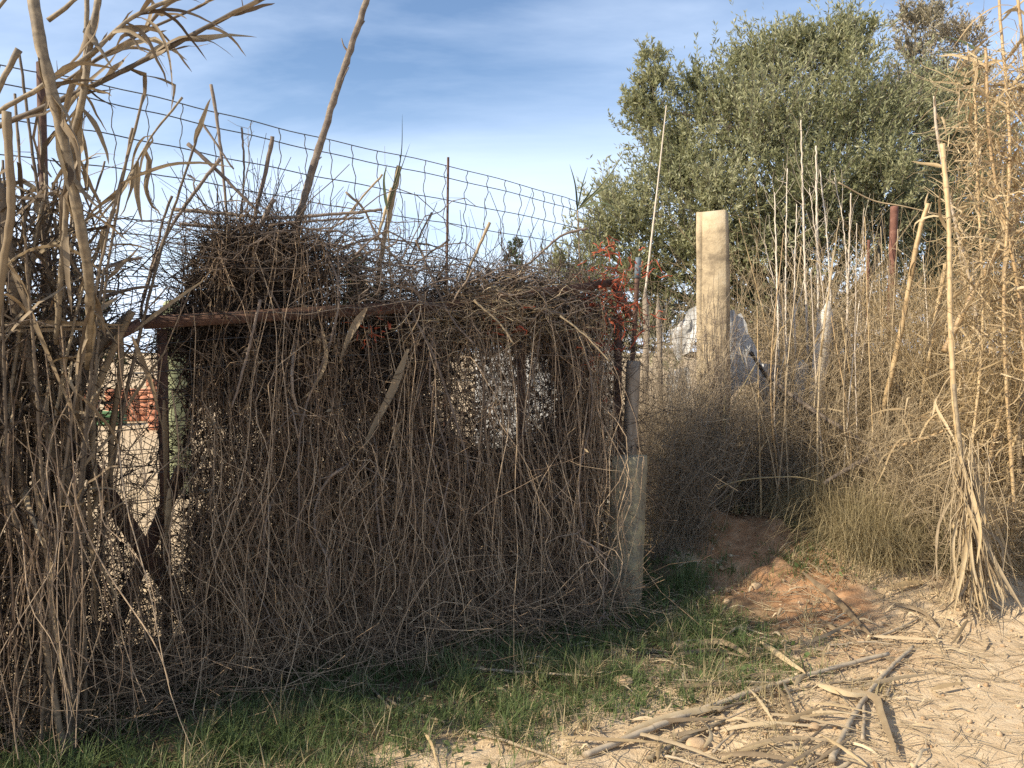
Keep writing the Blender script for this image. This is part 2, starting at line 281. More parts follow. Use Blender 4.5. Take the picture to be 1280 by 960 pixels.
px_, py_ = scatter(4200, -.6, 3.6, 2.4, 6.2); keep = rng.random(4200) < np.clip(.25 + sst(.6, 1.2, px_) * sst(4.2, 4.7, py_) + .4 * (py_ < 4), 0, 1); px_, py_ = px_[keep], py_[keep]
r_ = .004 + .012 * rng.random(len(px_)) ** 4
single('clods', stones(np.stack([px_, py_, gz(px_, py_) + r_ * .25], -1), r_), M['pebble'], 'small clods and pebbles scattered over the earth bank and lane', 'pebbles', kind='stuff')

# ------------------------------------------------------------------ background beyond the gate
def leaf_cards(c, n_dir, L, W, rnd=None):
    """lanceolate leaf: folded diamond, two triangles as one quad"""
    n = len(c); side = unit(np.cross(n_dir, rng.normal(size=(n, 3)))); nn = np.cross(n_dir, side)
    L = np.broadcast_to(L, (n,))[:, None]; W = np.broadcast_to(W, (n,))[:, None]
    V = np.stack([c, c + n_dir * L * .5 + side * W / 2 + nn * W * .2, c + n_dir * L - nn * L * .06, c + n_dir * L * .5 - side * W / 2 + nn * W * .2], 1)
    return [V.reshape(-1, 3), np.arange(4 * n).reshape(n, 4), np.repeat(rng.random(n) if rnd is None else rnd, 4), np.zeros(4 * n)]
def foliage(lobes, twigs_per, leaves_per, L, W, up=.35, reach=(.7, 1.15), twig_r=.004):
    """lobes: (x,y,z,r); returns twig mesh and leaf mesh"""
    Ps = []; Rn = []
    for x, y, z, r in lobes:
        n = max(4, int(twigs_per * r * r)); d = unit(rng.normal(size=(n, 3)) + np.array([0, 0, up])); c = np.array([x, y, z])
        s = c + d * r * rng.uniform(.15, .6, (n, 1)); ln = r * rng.uniform(.35, .6, (n, 1)) * rng.uniform(*reach, (n, 1))
        e = s + unit(d + np.array([0, 0, up]) + .35 * rng.normal(size=(n, 3))) * ln
        t = np.linspace(0, 1, 5)[None, :, None]; P = s[:, None] * (1 - t) + e[:, None] * t + vnoise(n, 5, 2) * .05 * r
        Ps.append(P); Rn.append(np.clip(rng.normal(.5, .18) + rng.normal(scale=.12, size=n), 0, 1))
    P = np.concatenate(Ps); Rn = np.concatenate(Rn); n = len(P)
    tw = tubes(P[::2, ::2], np.linspace(1, .4, 3)[None] * twig_r, 3)
    m = leaves_per; k = np.repeat(np.arange(n), m); tt = rng.uniform(.05, 1, n * m) * 3.999; i = tt.astype(int); f = (tt - i)[:, None]
    c = P[k, i] * (1 - f) + P[k, i + 1] * f; T = unit(P[k, i + 1] - P[k, i])
    d = unit(T * .7 + .75 * unit(rng.normal(size=(n * m, 3))) + np.array([0, 0, .15]))
    lf = leaf_cards(c, d, L * rng.uniform(.7, 1.25, n * m), W * rng.uniform(.8, 1.2, n * m), np.clip(Rn[k] + rng.normal(scale=.12, size=n * m), 0, 1))
    return tw, lf
def limb(a, b, r0, r1, bend=.1, K=9, S=7):
    a, b = np.asarray(a, float), np.asarray(b, float); t = np.linspace(0, 1, K)[:, None]
    return tubes((a + (b - a) * t + vnoise(1, K, 2)[0] * bend * np.linalg.norm(b - a) * .3 * np.sin(t * math.pi))[None], np.linspace(r0, r1, K)[None], S)
far = [(648, 318, 55, 1.7, 3.6, 'small dark rounded tree far beyond the wire fence, right of the steel rod'),
       (600, 365, 70, 3.5, 2.4, 'low far hedge tree behind the wire fence beside the rounded tree'),
       (440, 345, 42, 2.2, 2.2, 'far green tree seen through the twigs over the gate rail'),
       (480, 375, 60, 3.2, 2.4, 'far pale tree low behind the mound of dead creeper'),
       (300, 400, 60, 3.2, 2.6, 'far tree behind the dark creeper column on the gate'),
       (125, 395, 60, 2.6, 2.6, 'far tree behind the left reed canes above the field'),
       (30, 390, 50, 3.0, 2.6, 'far tree at the left edge behind the thick reed canes'),
       (215, 400, 70, 2.8, 2.2, 'far low tree behind the lichen covered post'),
       (740, 385, 60, 3.5, 2.4, 'far tree low behind the gate corner with orange twine')]
for px, py, d, rx, h, lab in far:
    c = at(px, py, d); g = np.array([c[0], c[1], 0.]); top = c[2] + 1.0
    t = thing('far_tree', lab, 'tree', g, 'trees beyond the field')
    part('trunk', limb(g, (c[0], c[1], top * .6), .16, .08, .1), M['wood'], t)
    lobes = [(c[0] + rng.uniform(-rx, rx) * (1 - .75 * f), c[1] + rng.uniform(-1, 1), .5 + (top - .9) * f, rng.uniform(.7, 1.1) * (1 - .35 * f)) for f in np.linspace(.12, 1, 11)]
    tw, lf = foliage(lobes, 90, 13, .20, .075, twig_r=.012)
    part('crown', lf, M['farleaf'], t, smooth=False, kind='stuff')
# low wall, bricks, crate, post on the field
c = at(150, 500, 26.); 
t = thing('block_wall', 'low pale block wall at the far edge of the sandy field', 'wall', (c[0], c[1], 0))
for i in range(16):
    for j in range(2):
        part('block', box((c[0] - 4 + i * .52 + (j % 2) * .26, c[1], .12 + j * .215 + gz(c[0], c[1])), (.255, .11, .105)), M['concrete'], t, smooth=False)
def brick_stack(px, py, d, nx, nz, lab):
    c = at(px, py, d); z0 = float(gz(c[0], c[1])); t = thing('brick_stack', lab, 'bricks', (c[0], c[1], z0), 'brick stacks on the field')
    for i in range(nx):
        for j in range(nz):
            part('brick', box((c[0] + (i - nx / 2) * .262 + rng.normal() * .01, c[1] + rng.normal() * .015, z0 + .075 + j * .148), (.125, .08, .07)), M['brick'], t, smooth=False)
brick_stack(218, 470, 16, 3, 7, 'orange brick stack, the tallest, below the gate rail at left')
brick_stack(168, 478, 18, 4, 5, 'lower orange brick stack left of the tallest one')
brick_stack(108, 476, 18.5, 3, 5, 'orange brick stack behind the left reed canes')
c = at(135, 497, 17.); z0 = float(gz(c[0], c[1])); t = thing('plastic_crate', 'green plastic crate on the field beside the brick stacks', 'crate', (c[0], c[1], z0))
for k in range(4):
    for s in (-1, 1): part('slat', box((c[0], c[1] + s * .2, z0 + .04 + k * .075), (.3, .012, .028)), M['greencrate'], t, smooth=False); part('slat', box((c[0] + s * .3, c[1], z0 + .04 + k * .075), (.012, .19, .028)), M['greencrate'], t, smooth=False)
part('bottom', box((c[0], c[1], z0 + .012), (.29, .19, .01)), M['greencrate'], t, smooth=False)
c = at(219, 376, 9.); z0 = float(gz(c[0], c[1]))
single('fence_post', tubes(np.array([[c[0], c[1], z0 + (c[2] - z0) * k] for k in (0, .25, .5, .75, .985, 1)])[None], np.array([[.15, .14, .135, .135, .13, .10]]), 10), M['moss_post'], 'thick lichen covered post on the field behind the left end of the gate rail', 'post')
# white sheets and blue drum behind the gate
t = thing('white_panel', 'white corrugated sheet panel standing behind the gate creeper', 'panel', (.25, 6.3, .2))
for k, (x0, x1, zt, sk) in enumerate(((-.32, .12, 1.62, .02), (.13, .48, 1.72, -.02), (.49, .80, 1.66, .03))):
    xs = np.linspace(x0, x1, 15); zs = np.array([.35, zt]); g = [[x + sk * (z > 1), 6.45 - .25 * (x) + .014 * (-1) ** i, z] for z in zs for i, x in enumerate(xs)]
    g = np.array(g); q = np.array([[i, i + 1, i + 16, i + 15] for i in range(14)]); back = g + np.array([.004, .012, 0])
    part('sheet', [np.concatenate([g, back]), np.concatenate([q, q[:, ::-1] + 30]), np.full(60, rng.random()), np.zeros(60)], M['white'], t, smooth=False)
c = at(550, 600, 6.2); z0 = float(gz(c[0], c[1])); t = thing('plastic_drum', 'blue plastic drum glimpsed through the creeper behind the gate', 'drum', (c[0], c[1], z0))
hs = [0, .02, .28, .30, .32, .58, .60, .62, .86, .90, .905]; rs = [.20, .22, .22, .235, .22, .22, .235, .22, .22, .20, .02]
part('body', tubes(np.array([[c[0], c[1], z0 + h] for h in hs])[None], np.array([rs]) * .8, 18), M['blue'], t)
part('lid_rim', tubes(np.array([[c[0] + .155 * math.cos(a), c[1] + .155 * math.sin(a), z0 + .905] for a in np.linspace(0, 6.2832, 25)])[None], .012, 6), M['blue'], t)

# ------------------------------------------------------------------ olive tree and the sparse tree behind
DT = 9.6
tb = at(1000, 600, DT); tb[2] = gz(tb[0], tb[1])
t = thing('olive_tree', 'large grey green olive tree behind the tall concrete post', 'tree', tb)
LB = [(790, 310, 70, 9.0), (850, 255, 75, 9.2), (812, 165, 42, 9.5), (818, 120, 34, 9.5), (812, 80, 22, 9.5), (795, 140, 26, 9.5), (900, 170, 70, 9.5), (960, 115, 62, 9.6), (985, 72, 36, 9.6), (930, 95, 34, 9.6), (1048, 100, 60, 9.7), (1060, 58, 34, 9.7), (1085, 45, 20, 9.7),
      (950, 215, 95, 9.0), (1050, 200, 95, 9.2), (1130, 180, 75, 9.5), (1200, 230, 80, 9.8), (870, 345, 75, 8.9), (960, 340, 85, 8.8), (1070, 320, 90, 9.0), (1160, 310, 80, 9.3), (765, 265, 32, 9.4), (745, 320, 42, 9.3), (735, 370, 40, 9.4), (800, 375, 60, 9.0), (905, 265, 60, 8.5), (1010, 265, 70, 8.4), (1100, 250, 60, 8.6), (1230, 330, 60, 9.8), (1190, 140, 42, 9.9), (1010, 60, 26, 9.6), (700, 350, 30, 9.6), (870, 120, 28, 9.6), (840, 200, 40, 9.4), (820, 430, 55, 9.2), (900, 420, 60, 9.1), (990, 425, 60, 9.2), (1080, 420, 60, 9.4), (1170, 400, 65, 9.6), (1250, 420, 60, 9.9), (750, 425, 45, 9.5)]
lobes = []; ctr = []
for px, py, rp_, d in LB: c = at(px, py, d); lobes.append((*c, 1.22 * rp_ / F * d)); ctr.append(c)
fork = tb + np.array([0, 0, 1.1])
part('trunk', merge(limb(tb - [0, 0, .1], fork, .24, .19, .15, S=10), limb(tb + [.2, .1, -.1], fork + [.3, .1, .2], .15, .12, .15)), M['wood'], t)
part('limbs', merge(*[limb(fork, c, .07, .012, .25, S=5) for c in ctr]), M['wood'], t, kind='stuff')
tw, lf = foliage(lobes, 440, 24, .064, .0168, up=.85, reach=(.6, 1.75))
part('twigs', tw, M['wood'], t, kind='stuff'); part('crown', lf, M['olive'], t, smooth=False, kind='stuff')
tb2 = at(1160, 600, 11.2); tb2[2] = gz(tb2[0], tb2[1]); t = thing('sparse_tree', 'half bare tree with thin pale leaves rising right behind the olive', 'tree', tb2)
LB2 = [(1150, 40, 40), (1135, 80, 36), (1175, 60, 36), (1160, 120, 45), (1205, 60, 38), (1215, 110, 40), (1120, 130, 36), (1190, 180, 50), (1240, 200, 45), (1225, 260, 50), (1250, 320, 50), (1128, 25, 18), (1168, 22, 18), (1270, 150, 45), (1275, 250, 45), (1210, 330, 45), (1280, 380, 45), (1180, 260, 40)]
ct2 = [at(a, b, 11.2 + rng.uniform(-.4, .4)) for a, b, _ in LB2]; lobes2 = [(*c, r / F * 11.2) for c, (_, _, r) in zip(ct2, LB2)]
part('trunk', merge(limb(tb2, tb2 + [0, 0, 1.5], .16, .12), *[limb(tb2 + [0, 0, 1.4], c, .045, .008, .15, S=5) for c in ct2]), M['wood'], t)
tw, lf = foliage(lobes2, 420, 17, .07, .018, up=.9, reach=(.9, 1.5)); part('twigs', tw, M['palestem'], t, kind='stuff'); part('crown', lf, M['sparse'], t, smooth=False, kind='stuff')

# ------------------------------------------------------------------ wire fence behind the gate
FP = [(-260, 3.35), (0, 3.75), (115, 4.0), (560, 5.8), (712, 7.0), (760, 7.9)]
def fpt(px, z):
    # depth along the polyline in plan
    P = np.array([at(a, 440, d)[:2] for a, d in FP])
    for (x0, y0), (x1, y1) in zip(P[:-1], P[1:]):
        a = (px - 640) / F; k = (y1 - y0) / (x1 - x0); Yv = (y0 - k * x0) / (1 - k * a); xv = a * Yv
        if x0 - 1e-6 <= xv <= x1 + 1e-6: return np.array([xv, Yv, z])
    return np.array([*P[-1], z])
ZS = [2.95, 2.865, 2.705, 2.54, 2.29, 2.215, 2.0, 1.8, 1.6, 1.4, 1.2, 1.0, .8, .6, .42, .25]
fb = fpt(300, 0); t = thing('wire_fence', 'tall square mesh wire fence rising above the overgrown gate', 'fence', (fb[0], fb[1], 0))
hx = np.linspace(-240, 750, 70)
def wob(px, z): return np.array([.01 * math.sin(px * .021 + z * 9), .01 * math.sin(px * .017 + z * 5), .006 * math.sin(px * .013 + 2 * z) + .003 * math.sin(px * .06 + 7 * z)])
for z in ZS: part('horizontal_wire', tubes(np.array([fpt(p, z) + wob(p, z) for p in hx])[None], .0034, 5), M['wire'], t)
VX = [-220, -150, -90, -40, 5, 55, 102, 147, 193, 234, 275, 315, 351, 383, 415, 444, 475, 503, 533, 557, 583, 608, 630, 649, 665, 679, 691, 702, 712, 721, 729, 736, 743, 749]
for p in VX:
    ph = rng.uniform(0, 6); pts = []
    for za, zb in zip(ZS[:-1], ZS[1:]):
        for f in (0, .25, .5, .75):
            z = za + (zb - za) * f; s = .009 * math.sin(f * 6.283 + ph) * (1.3 if p > 540 else .8) * min(1, abs(za - zb) / .15)
            pts.append(fpt(p, z) + wob(p, z) + np.array([s, s * .5, 0]))
    part('vertical_wire', tubes(np.array(pts)[None], .0035, 4), M['wire'], t)
p0 = fpt(552, 0); part('steel_rod', tubes(np.array([[*p0[:2], 0.0], [p0[0] + .03, p0[1] - .01, 1.5], [p0[0] + .055, p0[1] - .02, 3.0]])[None], .0095, 8), M['rust'], t, label='thin dark steel rod post carrying the mesh')
for p in (-120, 60): q0 = fpt(p, 0); part('post', tubes(np.array([[*q0[:2], 0.0], [*q0[:2], 3.0]])[None], .02, 8), M['rust'], t)

# ------------------------------------------------------------------ gate
U0, U1 = 0.0, 2.72
def gtop(u): return np.interp(u, [-.3, 0, .9, 1.5, 2.72], [1.70, 1.735, 1.80, 1.86, 2.035])
t = thing('metal_gate', 'rusty brown steel gate with wire mesh smothered in dead creeper', 'gate', (*gp(1.3, 0, 0)[:2], 0))
up = gp(0, 0, 0) * 0 + np.array([0, 0, 1])
part('top_rail', beam(gp(.0, .05, 1.735), gp(1.46, .05, 1.856), .06, .035), M['rust'], t, smooth=False)
part('top_rail', beam(gp(1.465, .053, 1.856), gp(2.66, .053, 2.03), .046, .035), M['rust'], t, smooth=False)
part('corner_bar', beam(gp(2.665, .05, 2.03), gp(2.79, .05, 1.82), .042, .034), M['rust'], t, smooth=False)
part('corner_bar', beam(gp(-.01, .05, 1.735), gp(-.17, .05, 1.64), .05, .034), M['rust'], t, smooth=False)
for u, w in ((.085, .045), (.74, .04), (1.40, .04), (2.05, .04), (2.76, .045)):
    z0 = float(gz(*gp(u, 0, 0)[:2])) + .06; part('upright_bar', beam(gp(u, -.036, z0), gp(u, -.036, float(gtop(u)) - (.03 if u < 2.7 else .2)), w, .03, up=(GD[0], GD[1], 0)), M['rust'], t, smooth=False)
part('brace', beam(at(70, 520, 3.52), at(262, 812, 3.88), .075, .03), M['rust'], t, smooth=False)
part('brace', beam(at(228, 585, 3.86), at(120, 838, 3.66), .06, .03), M['rust'], t, smooth=False)
part('bottom_rail', beam(gp(-.15, -.07, .16), gp(2.75, -.07, .32), .05, .03), M['rust'], t, smooth=False)
uu = np.linspace(-.75, 2.64, 40)
for z in np.arange(.2, 1.72, .115):
    zz_ = z + (uu + .7) * .075 * z / 1.7 + .012 * np.sin(uu * 3.1 + z * 8) - .03 * np.sin((uu + .7) * .9) * (z < 1.2)
    part('horizontal_wire', tubes(gp(uu, .045 + .03 * np.sin(uu * 2.3 + z * 4), zz_)[None], .0022, 4), M['wire'], t)
for u in np.arange(-.7, 2.66, .15):
    zv = np.linspace(.1, float(gtop(u)) - .04, 24); part('vertical_wire', tubes(gp(u + .006 * np.sin(zv * 27), .05 + .01 * np.sin(zv * 9 + u), zv)[None], .0017, 4), M['wire'], t)

# ------------------------------------------------------------------ dead creeper on the gate
def prof(u): return np.interp(u, [-.5, 0, .12, .2, .3, .42, .55, .7, .8, .95, 1.1, 1.3, 1.45, 1.62, 1.85, 2.1, 2.3, 2.45, 2.72, 2.85], [1.45, 1.55, 1.72, 1.95, 2.18, 2.25, 2.2, 2.27, 2.17, 2.2, 2.05, 2.1, 1.93, 1.98, 2.06, 2.02, 2.0, 1.95, 2.0, 1.9])
cb = gp(1.3, .1, 0); cr_ = thing('dead_creeper', 'dense curtain of dead brown creeper hanging over the gate', 'creeper', (cb[0], cb[1], 0))
def rand_u(n, thin=.25):
    u = rng.uniform(-.55, 2.86, n * 3); k = rng.random(n * 3) < np.where(u < .2, thin, 1); return u[k][:n]
CLU = rng.uniform(-.55, 2.60, 100); CLL = np.where(CLU > 2.2, -np.abs(rng.normal(0, .10, 100)), rng.normal(-.03, .20, 100))
def keepc(u, z):
    """how thick the growth is at (u, z)"""
    p = np.where(u < .18, .22, 1.0); p = np.where((u > -.42) & (u < .2) & (z > .6) & (z < 1.7), .05, p); p = np.where((u < .17) & (z > 1.72), .06, p)
    p = np.where((u > .86) & (u < 1.5) & (z > gtop(u)), .40, p); p = np.where((u > .18) & (u < 1.15) & (z > .8) & (z < 1.35), np.where(u < .5, .35, .7), p)
    p = np.where(u > 2.62, .25, p)
    p = np.where(np.hypot((u - 1.95) / .45, (z - 1.35) / .33) < 1, .12, p)
    return p
def core(n, sw, top=None):
    u = rng.uniform(-.55, 2.86, n); z = .04 + (prof(u) - .04) * rng.random(n) ** .85; w = rng.normal(-.07, sw, n); k = rng.random(n) < keepc(u, z); return u[k], z[k], w[k]
def random_twigs(S_, l0, l1, amp, K=4, bias=(0, 0, 0), sc=(1, 1, 1.2)):
    n = len(S_); E_ = S_ + unit(rng.normal(size=(n, 3)) * sc + bias) * rng.uniform(l0, l1, (n, 1)); tt = np.linspace(0, 1, K)[None, :, None]
    P = S_[:, None] * (1 - tt) + E_[:, None] * tt + vnoise(n, K, 2) * amp; P[..., 2] = np.maximum(P[..., 2], gz(P[..., 0], P[..., 1]) + .004); return P
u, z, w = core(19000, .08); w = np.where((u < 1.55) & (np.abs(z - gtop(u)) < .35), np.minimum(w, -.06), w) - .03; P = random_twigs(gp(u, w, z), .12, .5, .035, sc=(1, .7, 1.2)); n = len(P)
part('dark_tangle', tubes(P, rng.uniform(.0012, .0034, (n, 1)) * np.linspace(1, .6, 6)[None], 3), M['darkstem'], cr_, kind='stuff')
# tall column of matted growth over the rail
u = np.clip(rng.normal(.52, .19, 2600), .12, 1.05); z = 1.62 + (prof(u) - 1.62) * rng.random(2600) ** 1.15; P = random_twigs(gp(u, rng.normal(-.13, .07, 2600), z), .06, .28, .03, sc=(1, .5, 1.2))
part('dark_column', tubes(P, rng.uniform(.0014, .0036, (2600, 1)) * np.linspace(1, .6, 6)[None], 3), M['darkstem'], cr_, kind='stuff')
# matted dead foliage at the heart of the growth
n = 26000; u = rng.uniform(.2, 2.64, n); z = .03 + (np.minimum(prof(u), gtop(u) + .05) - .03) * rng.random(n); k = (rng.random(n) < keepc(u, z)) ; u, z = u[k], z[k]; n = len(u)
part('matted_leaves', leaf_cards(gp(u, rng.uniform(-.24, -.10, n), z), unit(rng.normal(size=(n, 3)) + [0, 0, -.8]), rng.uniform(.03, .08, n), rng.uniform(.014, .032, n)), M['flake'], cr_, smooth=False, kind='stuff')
# dead leaf flakes
u, z, w = core(19000, .09); u2 = np.clip(rng.normal(.5, .16, 3500), .12, .95); u = np.concatenate([u, u2]); z = np.concatenate([z, 1.6 + (prof(u2) - 1.62) * rng.random(3500) ** 1.3]); w = np.concatenate([w, rng.normal(-.12, .07, 3500)]); w = np.where((u < 1.55) & (np.abs(z - gtop(u)) < .2), np.minimum(w, -.02), w) - .02; n = len(u)
part('dead_leaves', leaf_cards(gp(u, w, z), unit(rng.normal(size=(n, 3)) + [0, 0, -.5]), rng.uniform(.015, .045, n), rng.uniform(.008, .024, n)), M['flake'], cr_, smooth=False, kind='stuff')
def hanging(n, w0, w1, amp, r0, r1, lean=.05, K=14, bot=.30, over=.13, short=.3, clump=.03):
    c = rng.integers(0, len(CLU), n); u = CLU[c] + rng.normal(0, clump, n) + (rng.random(n) < .3) * rng.normal(0, .3, n); u = np.clip(u, -.57, 2.56)
    hi = rng.random(n) < np.where((u > 1.45) & (u < 2.38), .32, over * .55); zt = np.where(hi, prof(u) - .02 - .15 * rng.random(n), gtop(u) - .05 - 1.3 * rng.random(n) ** .85)
    k = rng.random(n) < np.where(u < .2, .35, 1) * np.where((u < .2) & (zt > 1.2), .35, 1) * np.where((u > 1.6) & (u < 2.3) & (zt > 1.05), .5, 1); u, zt, hi, c = u[k], zt[k], hi[k], c[k]; n = len(u)
    wt_ = np.where(hi, rng.uniform(.0, .10, n), rng.uniform(-.06, .10, n)); wb = rng.uniform(w0, w1, n); ub = np.minimum(u + CLL[c] * .8 + rng.normal(0, lean, n), 2.54); b = gp(ub, wb, 0); g = gz(b[:, 0], b[:, 1])
    zb = np.where(rng.random(n) < short, np.maximum(zt - rng.uniform(.25, .9, n), g + .02), g + bot * rng.random(n) ** 2.2)
    t = np.linspace(0, 1, K)[None, :]; fr = np.clip((zt - zb) / np.maximum(zt - g, .1), .2, 1)[:, None]; z = zt[:, None] + (zb - zt)[:, None] * t; w = wt_[:, None] + (wb - wt_)[:, None] * fr * np.sin(t * 1.5708) ** .8; uu = u[:, None] + (ub - u)[:, None] * fr * t ** 1.4
    P = gp(uu, w, z) + vnoise(n, K, 5) * amp * rng.uniform(.5, 1.7, (n, 1, 1)); P[..., 2] = np.maximum(P[..., 2], gz(P[..., 0], P[..., 1]) + .005)
    return P, rng.uniform(r0, r1, (n, 1)) * np.linspace(1, .55, K)[None]
P1, R1 = hanging(1800, .05, .34, .05, .0009, .0027)
part('hanging_stems', tubes(P1, R1, 3, rnd=np.clip(np.where(rng.random(len(P1)) < .55, rng.normal(.28, .15, len(P1)), rng.normal(.72, .15, len(P1))), 0, 1)), M['stem'], cr_, kind='stuff')
P2, R2 = hanging(400, .12, .48, .065, .0017, .0036, lean=.26, over=.22, short=.15)
part('pale_stems', tubes(P2, R2, 4, rnd=np.clip(rng.normal(.88, .12, len(P2)), 0, 1)), M['stem'], cr_, kind='stuff')
def sprout(P, n, l0, l1, down=.3, K=3, spread=1.0):
    k = rng.integers(0, P.shape[0], n); i = rng.integers(1, P.shape[1] - 1, n); s = P[k, i]; T = unit(P[k, i + 1] - P[k, i])
    d = unit(T * .5 + spread * unit(rng.normal(size=(n, 3))) + np.array([0, 0, -down])); e = s + d * rng.uniform(l0, l1, (n, 1)); t = np.linspace(0, 1, K)[None, :, None]
    return s[:, None] * (1 - t) + e[:, None] * t + vnoise(n, K, 2) * .015
P3 = np.concatenate([sprout(P1, 8000, .03, .18), sprout(P2, 1500, .03, .2)])
P3[..., 2] = np.maximum(P3[..., 2], gz(P3[..., 0], P3[..., 1]) + .004)
part('fine_twigs', tubes(P3, np.linspace(.0012, .0007, 4)[None], 3, rnd=np.clip(rng.normal(.55, .25, len(P3)), 0, 1)), M['stem'], cr_, kind='stuff')
u, z, w = core(9000, .05); k = ~(((u < 1.55) | (u > 2.36)) & (np.abs(z - gtop(u)) < .16)); u, z, w = u[k], z[k], w[k]; P = random_twigs(gp(u, w + rng.uniform(.08, .28, len(u)) * np.clip(1.9 - z, .3, 1), z), .05, .32, .03); n = len(P)
part('front_tangle', tubes(P, rng.uniform(.0009, .002, (n, 1)) * np.linspace(1, .6, 6)[None], 3, rnd=np.clip(rng.normal(.42, .24, n), 0, 1)), M['stem'], cr_, kind='stuff')
P7, R7 = hanging(70, .0, .25, .09, .003, .0075, lean=.3, over=.4, short=.3); R7 = R7 * (1 + .25 * rng.random(R7.shape))
part('woody_stems', tubes(P7, R7, 6, rnd=np.clip(rng.normal(.45, .25, len(P7)), 0, 1)), M['twig'], cr_, kind='stuff')
Pf = sprout(P7, 500, .08, .35); Pf[..., 2] = np.maximum(Pf[..., 2], gz(Pf[..., 0], Pf[..., 1]) + .004); part('forks', tubes(Pf, np.linspace(.0032, .0012, 4)[None], 4), M['twig'], cr_, kind='stuff')
k = rng.integers(0, len(P1), 3600); i = rng.integers(1, 12, 3600); part('leaf_scraps', leaf_cards(P1[k, i], unit(rng.normal(size=(3600, 3)) + [0, 0, -1.0]), rng.uniform(.015, .05, 3600), rng.uniform(.006, .018, 3600)), M['leaf'], cr_, smooth=False, kind='stuff')
# arching twigs over the top
n = 420; u = np.where(rng.random(n) < .15, rng.uniform(.25, .8, n), rng.uniform(.8, 2.3, n)); S_ = gp(u, rng.normal(0, .1, n), prof(u) - rng.uniform(0, .25, n)); ang = rng.normal(0, .6, n) + np.where(rng.random(n) < .5, 0, math.pi); ln = rng.uniform(.2, .8, n)
E_ = S_ + np.stack([np.cos(ang) * GD[0] * ln, np.cos(ang) * GD[1] * ln + rng.normal(0, .08, n), np.sin(ang) * ln * rng.uniform(-.3, .8, n)], -1)
tt = np.linspace(0, 1, 9)[None, :, None]; P4 = S_[:, None] * (1 - tt) + E_[:, None] * tt + vnoise(n, 9, 4) * .05 + np.sin(tt * math.pi) * np.array([0, 0, 1]) * rng.uniform(-.02, .12, (n, 1, 1))
part('arching_twigs', tubes(P4, (.0016 + .0045 * rng.random((n, 1)) ** 2.5) * np.linspace(1, .45, 9)[None], 4), M['twig'], cr_, kind='stuff')
P5 = sprout(P4, 1100, .05, .24, down=-.1); part('side_twigs', tubes(P5, np.linspace(.0016, .0008, 4)[None], 3), M['twig'], cr_, kind='stuff')
# loose fringe at the foot
n = 2600; u = rng.uniform(-.6, 2.6, n); w = rng.uniform(.05, .5, n); b = gp(u, w, 0); z = gz(b[:, 0], b[:, 1]) + .02 + rng.exponential(.11, n); S_ = np.concatenate([b[:, :2], z[:, None]], 1)
P6 = random_twigs(S_, .08, .5, .035, sc=(1, 1, .6)); part('foot_tangle', tubes(P6, rng.uniform(.001, .0024, (n, 1)) * np.linspace(1, .6, 6)[None], 3, rnd=np.clip(rng.normal(.6, .22, n), 0, 1)), M['stem'], cr_, kind='stuff')

# heap of pale straw on the gate top
def heap(name, px0, px1, py, hz, n, lab, mat='straw'):
    u0, u1 = gate_u(px0), gate_u(px1); u = rng.normal((u0 + u1) / 2, (u1 - u0) / 3.6, n); e = np.exp(-((u - (u0 + u1) / 2) / ((u1 - u0) / 2.4)) ** 2)
    z = prof(u) - .20 + hz * e * rng.random(n) - .22 * rng.random(n) ** 3; S_ = gp(u, rng.normal(.0, .09, n), z); ang = rng.normal(0, .75, n); ln = rng.uniform(.08, .36, n) * np.where(rng.random(n) < .5, 1, -1)
    E_ = S_ + np.stack([np.cos(ang) * GD[0] * ln, np.cos(ang) * GD[1] * ln + rng.normal(0, .08, n), np.sin(ang) * ln * .5 - .03], -1); tt = np.linspace(0, 1, 6)[None, :, None]
    P = S_[:, None] * (1 - tt) + E_[:, None] * tt + vnoise(n, 6, 2) * .02
    single(name, tubes(P, rng.uniform(.0012, .0032, (n, 1)) * np.linspace(1, .6, 6)[None], 3), M[mat], lab, 'straw', kind='stuff')
heap('straw_heap', 535, 700, 360, .17, 900, 'heap of pale dry straw lying on top of the gate')

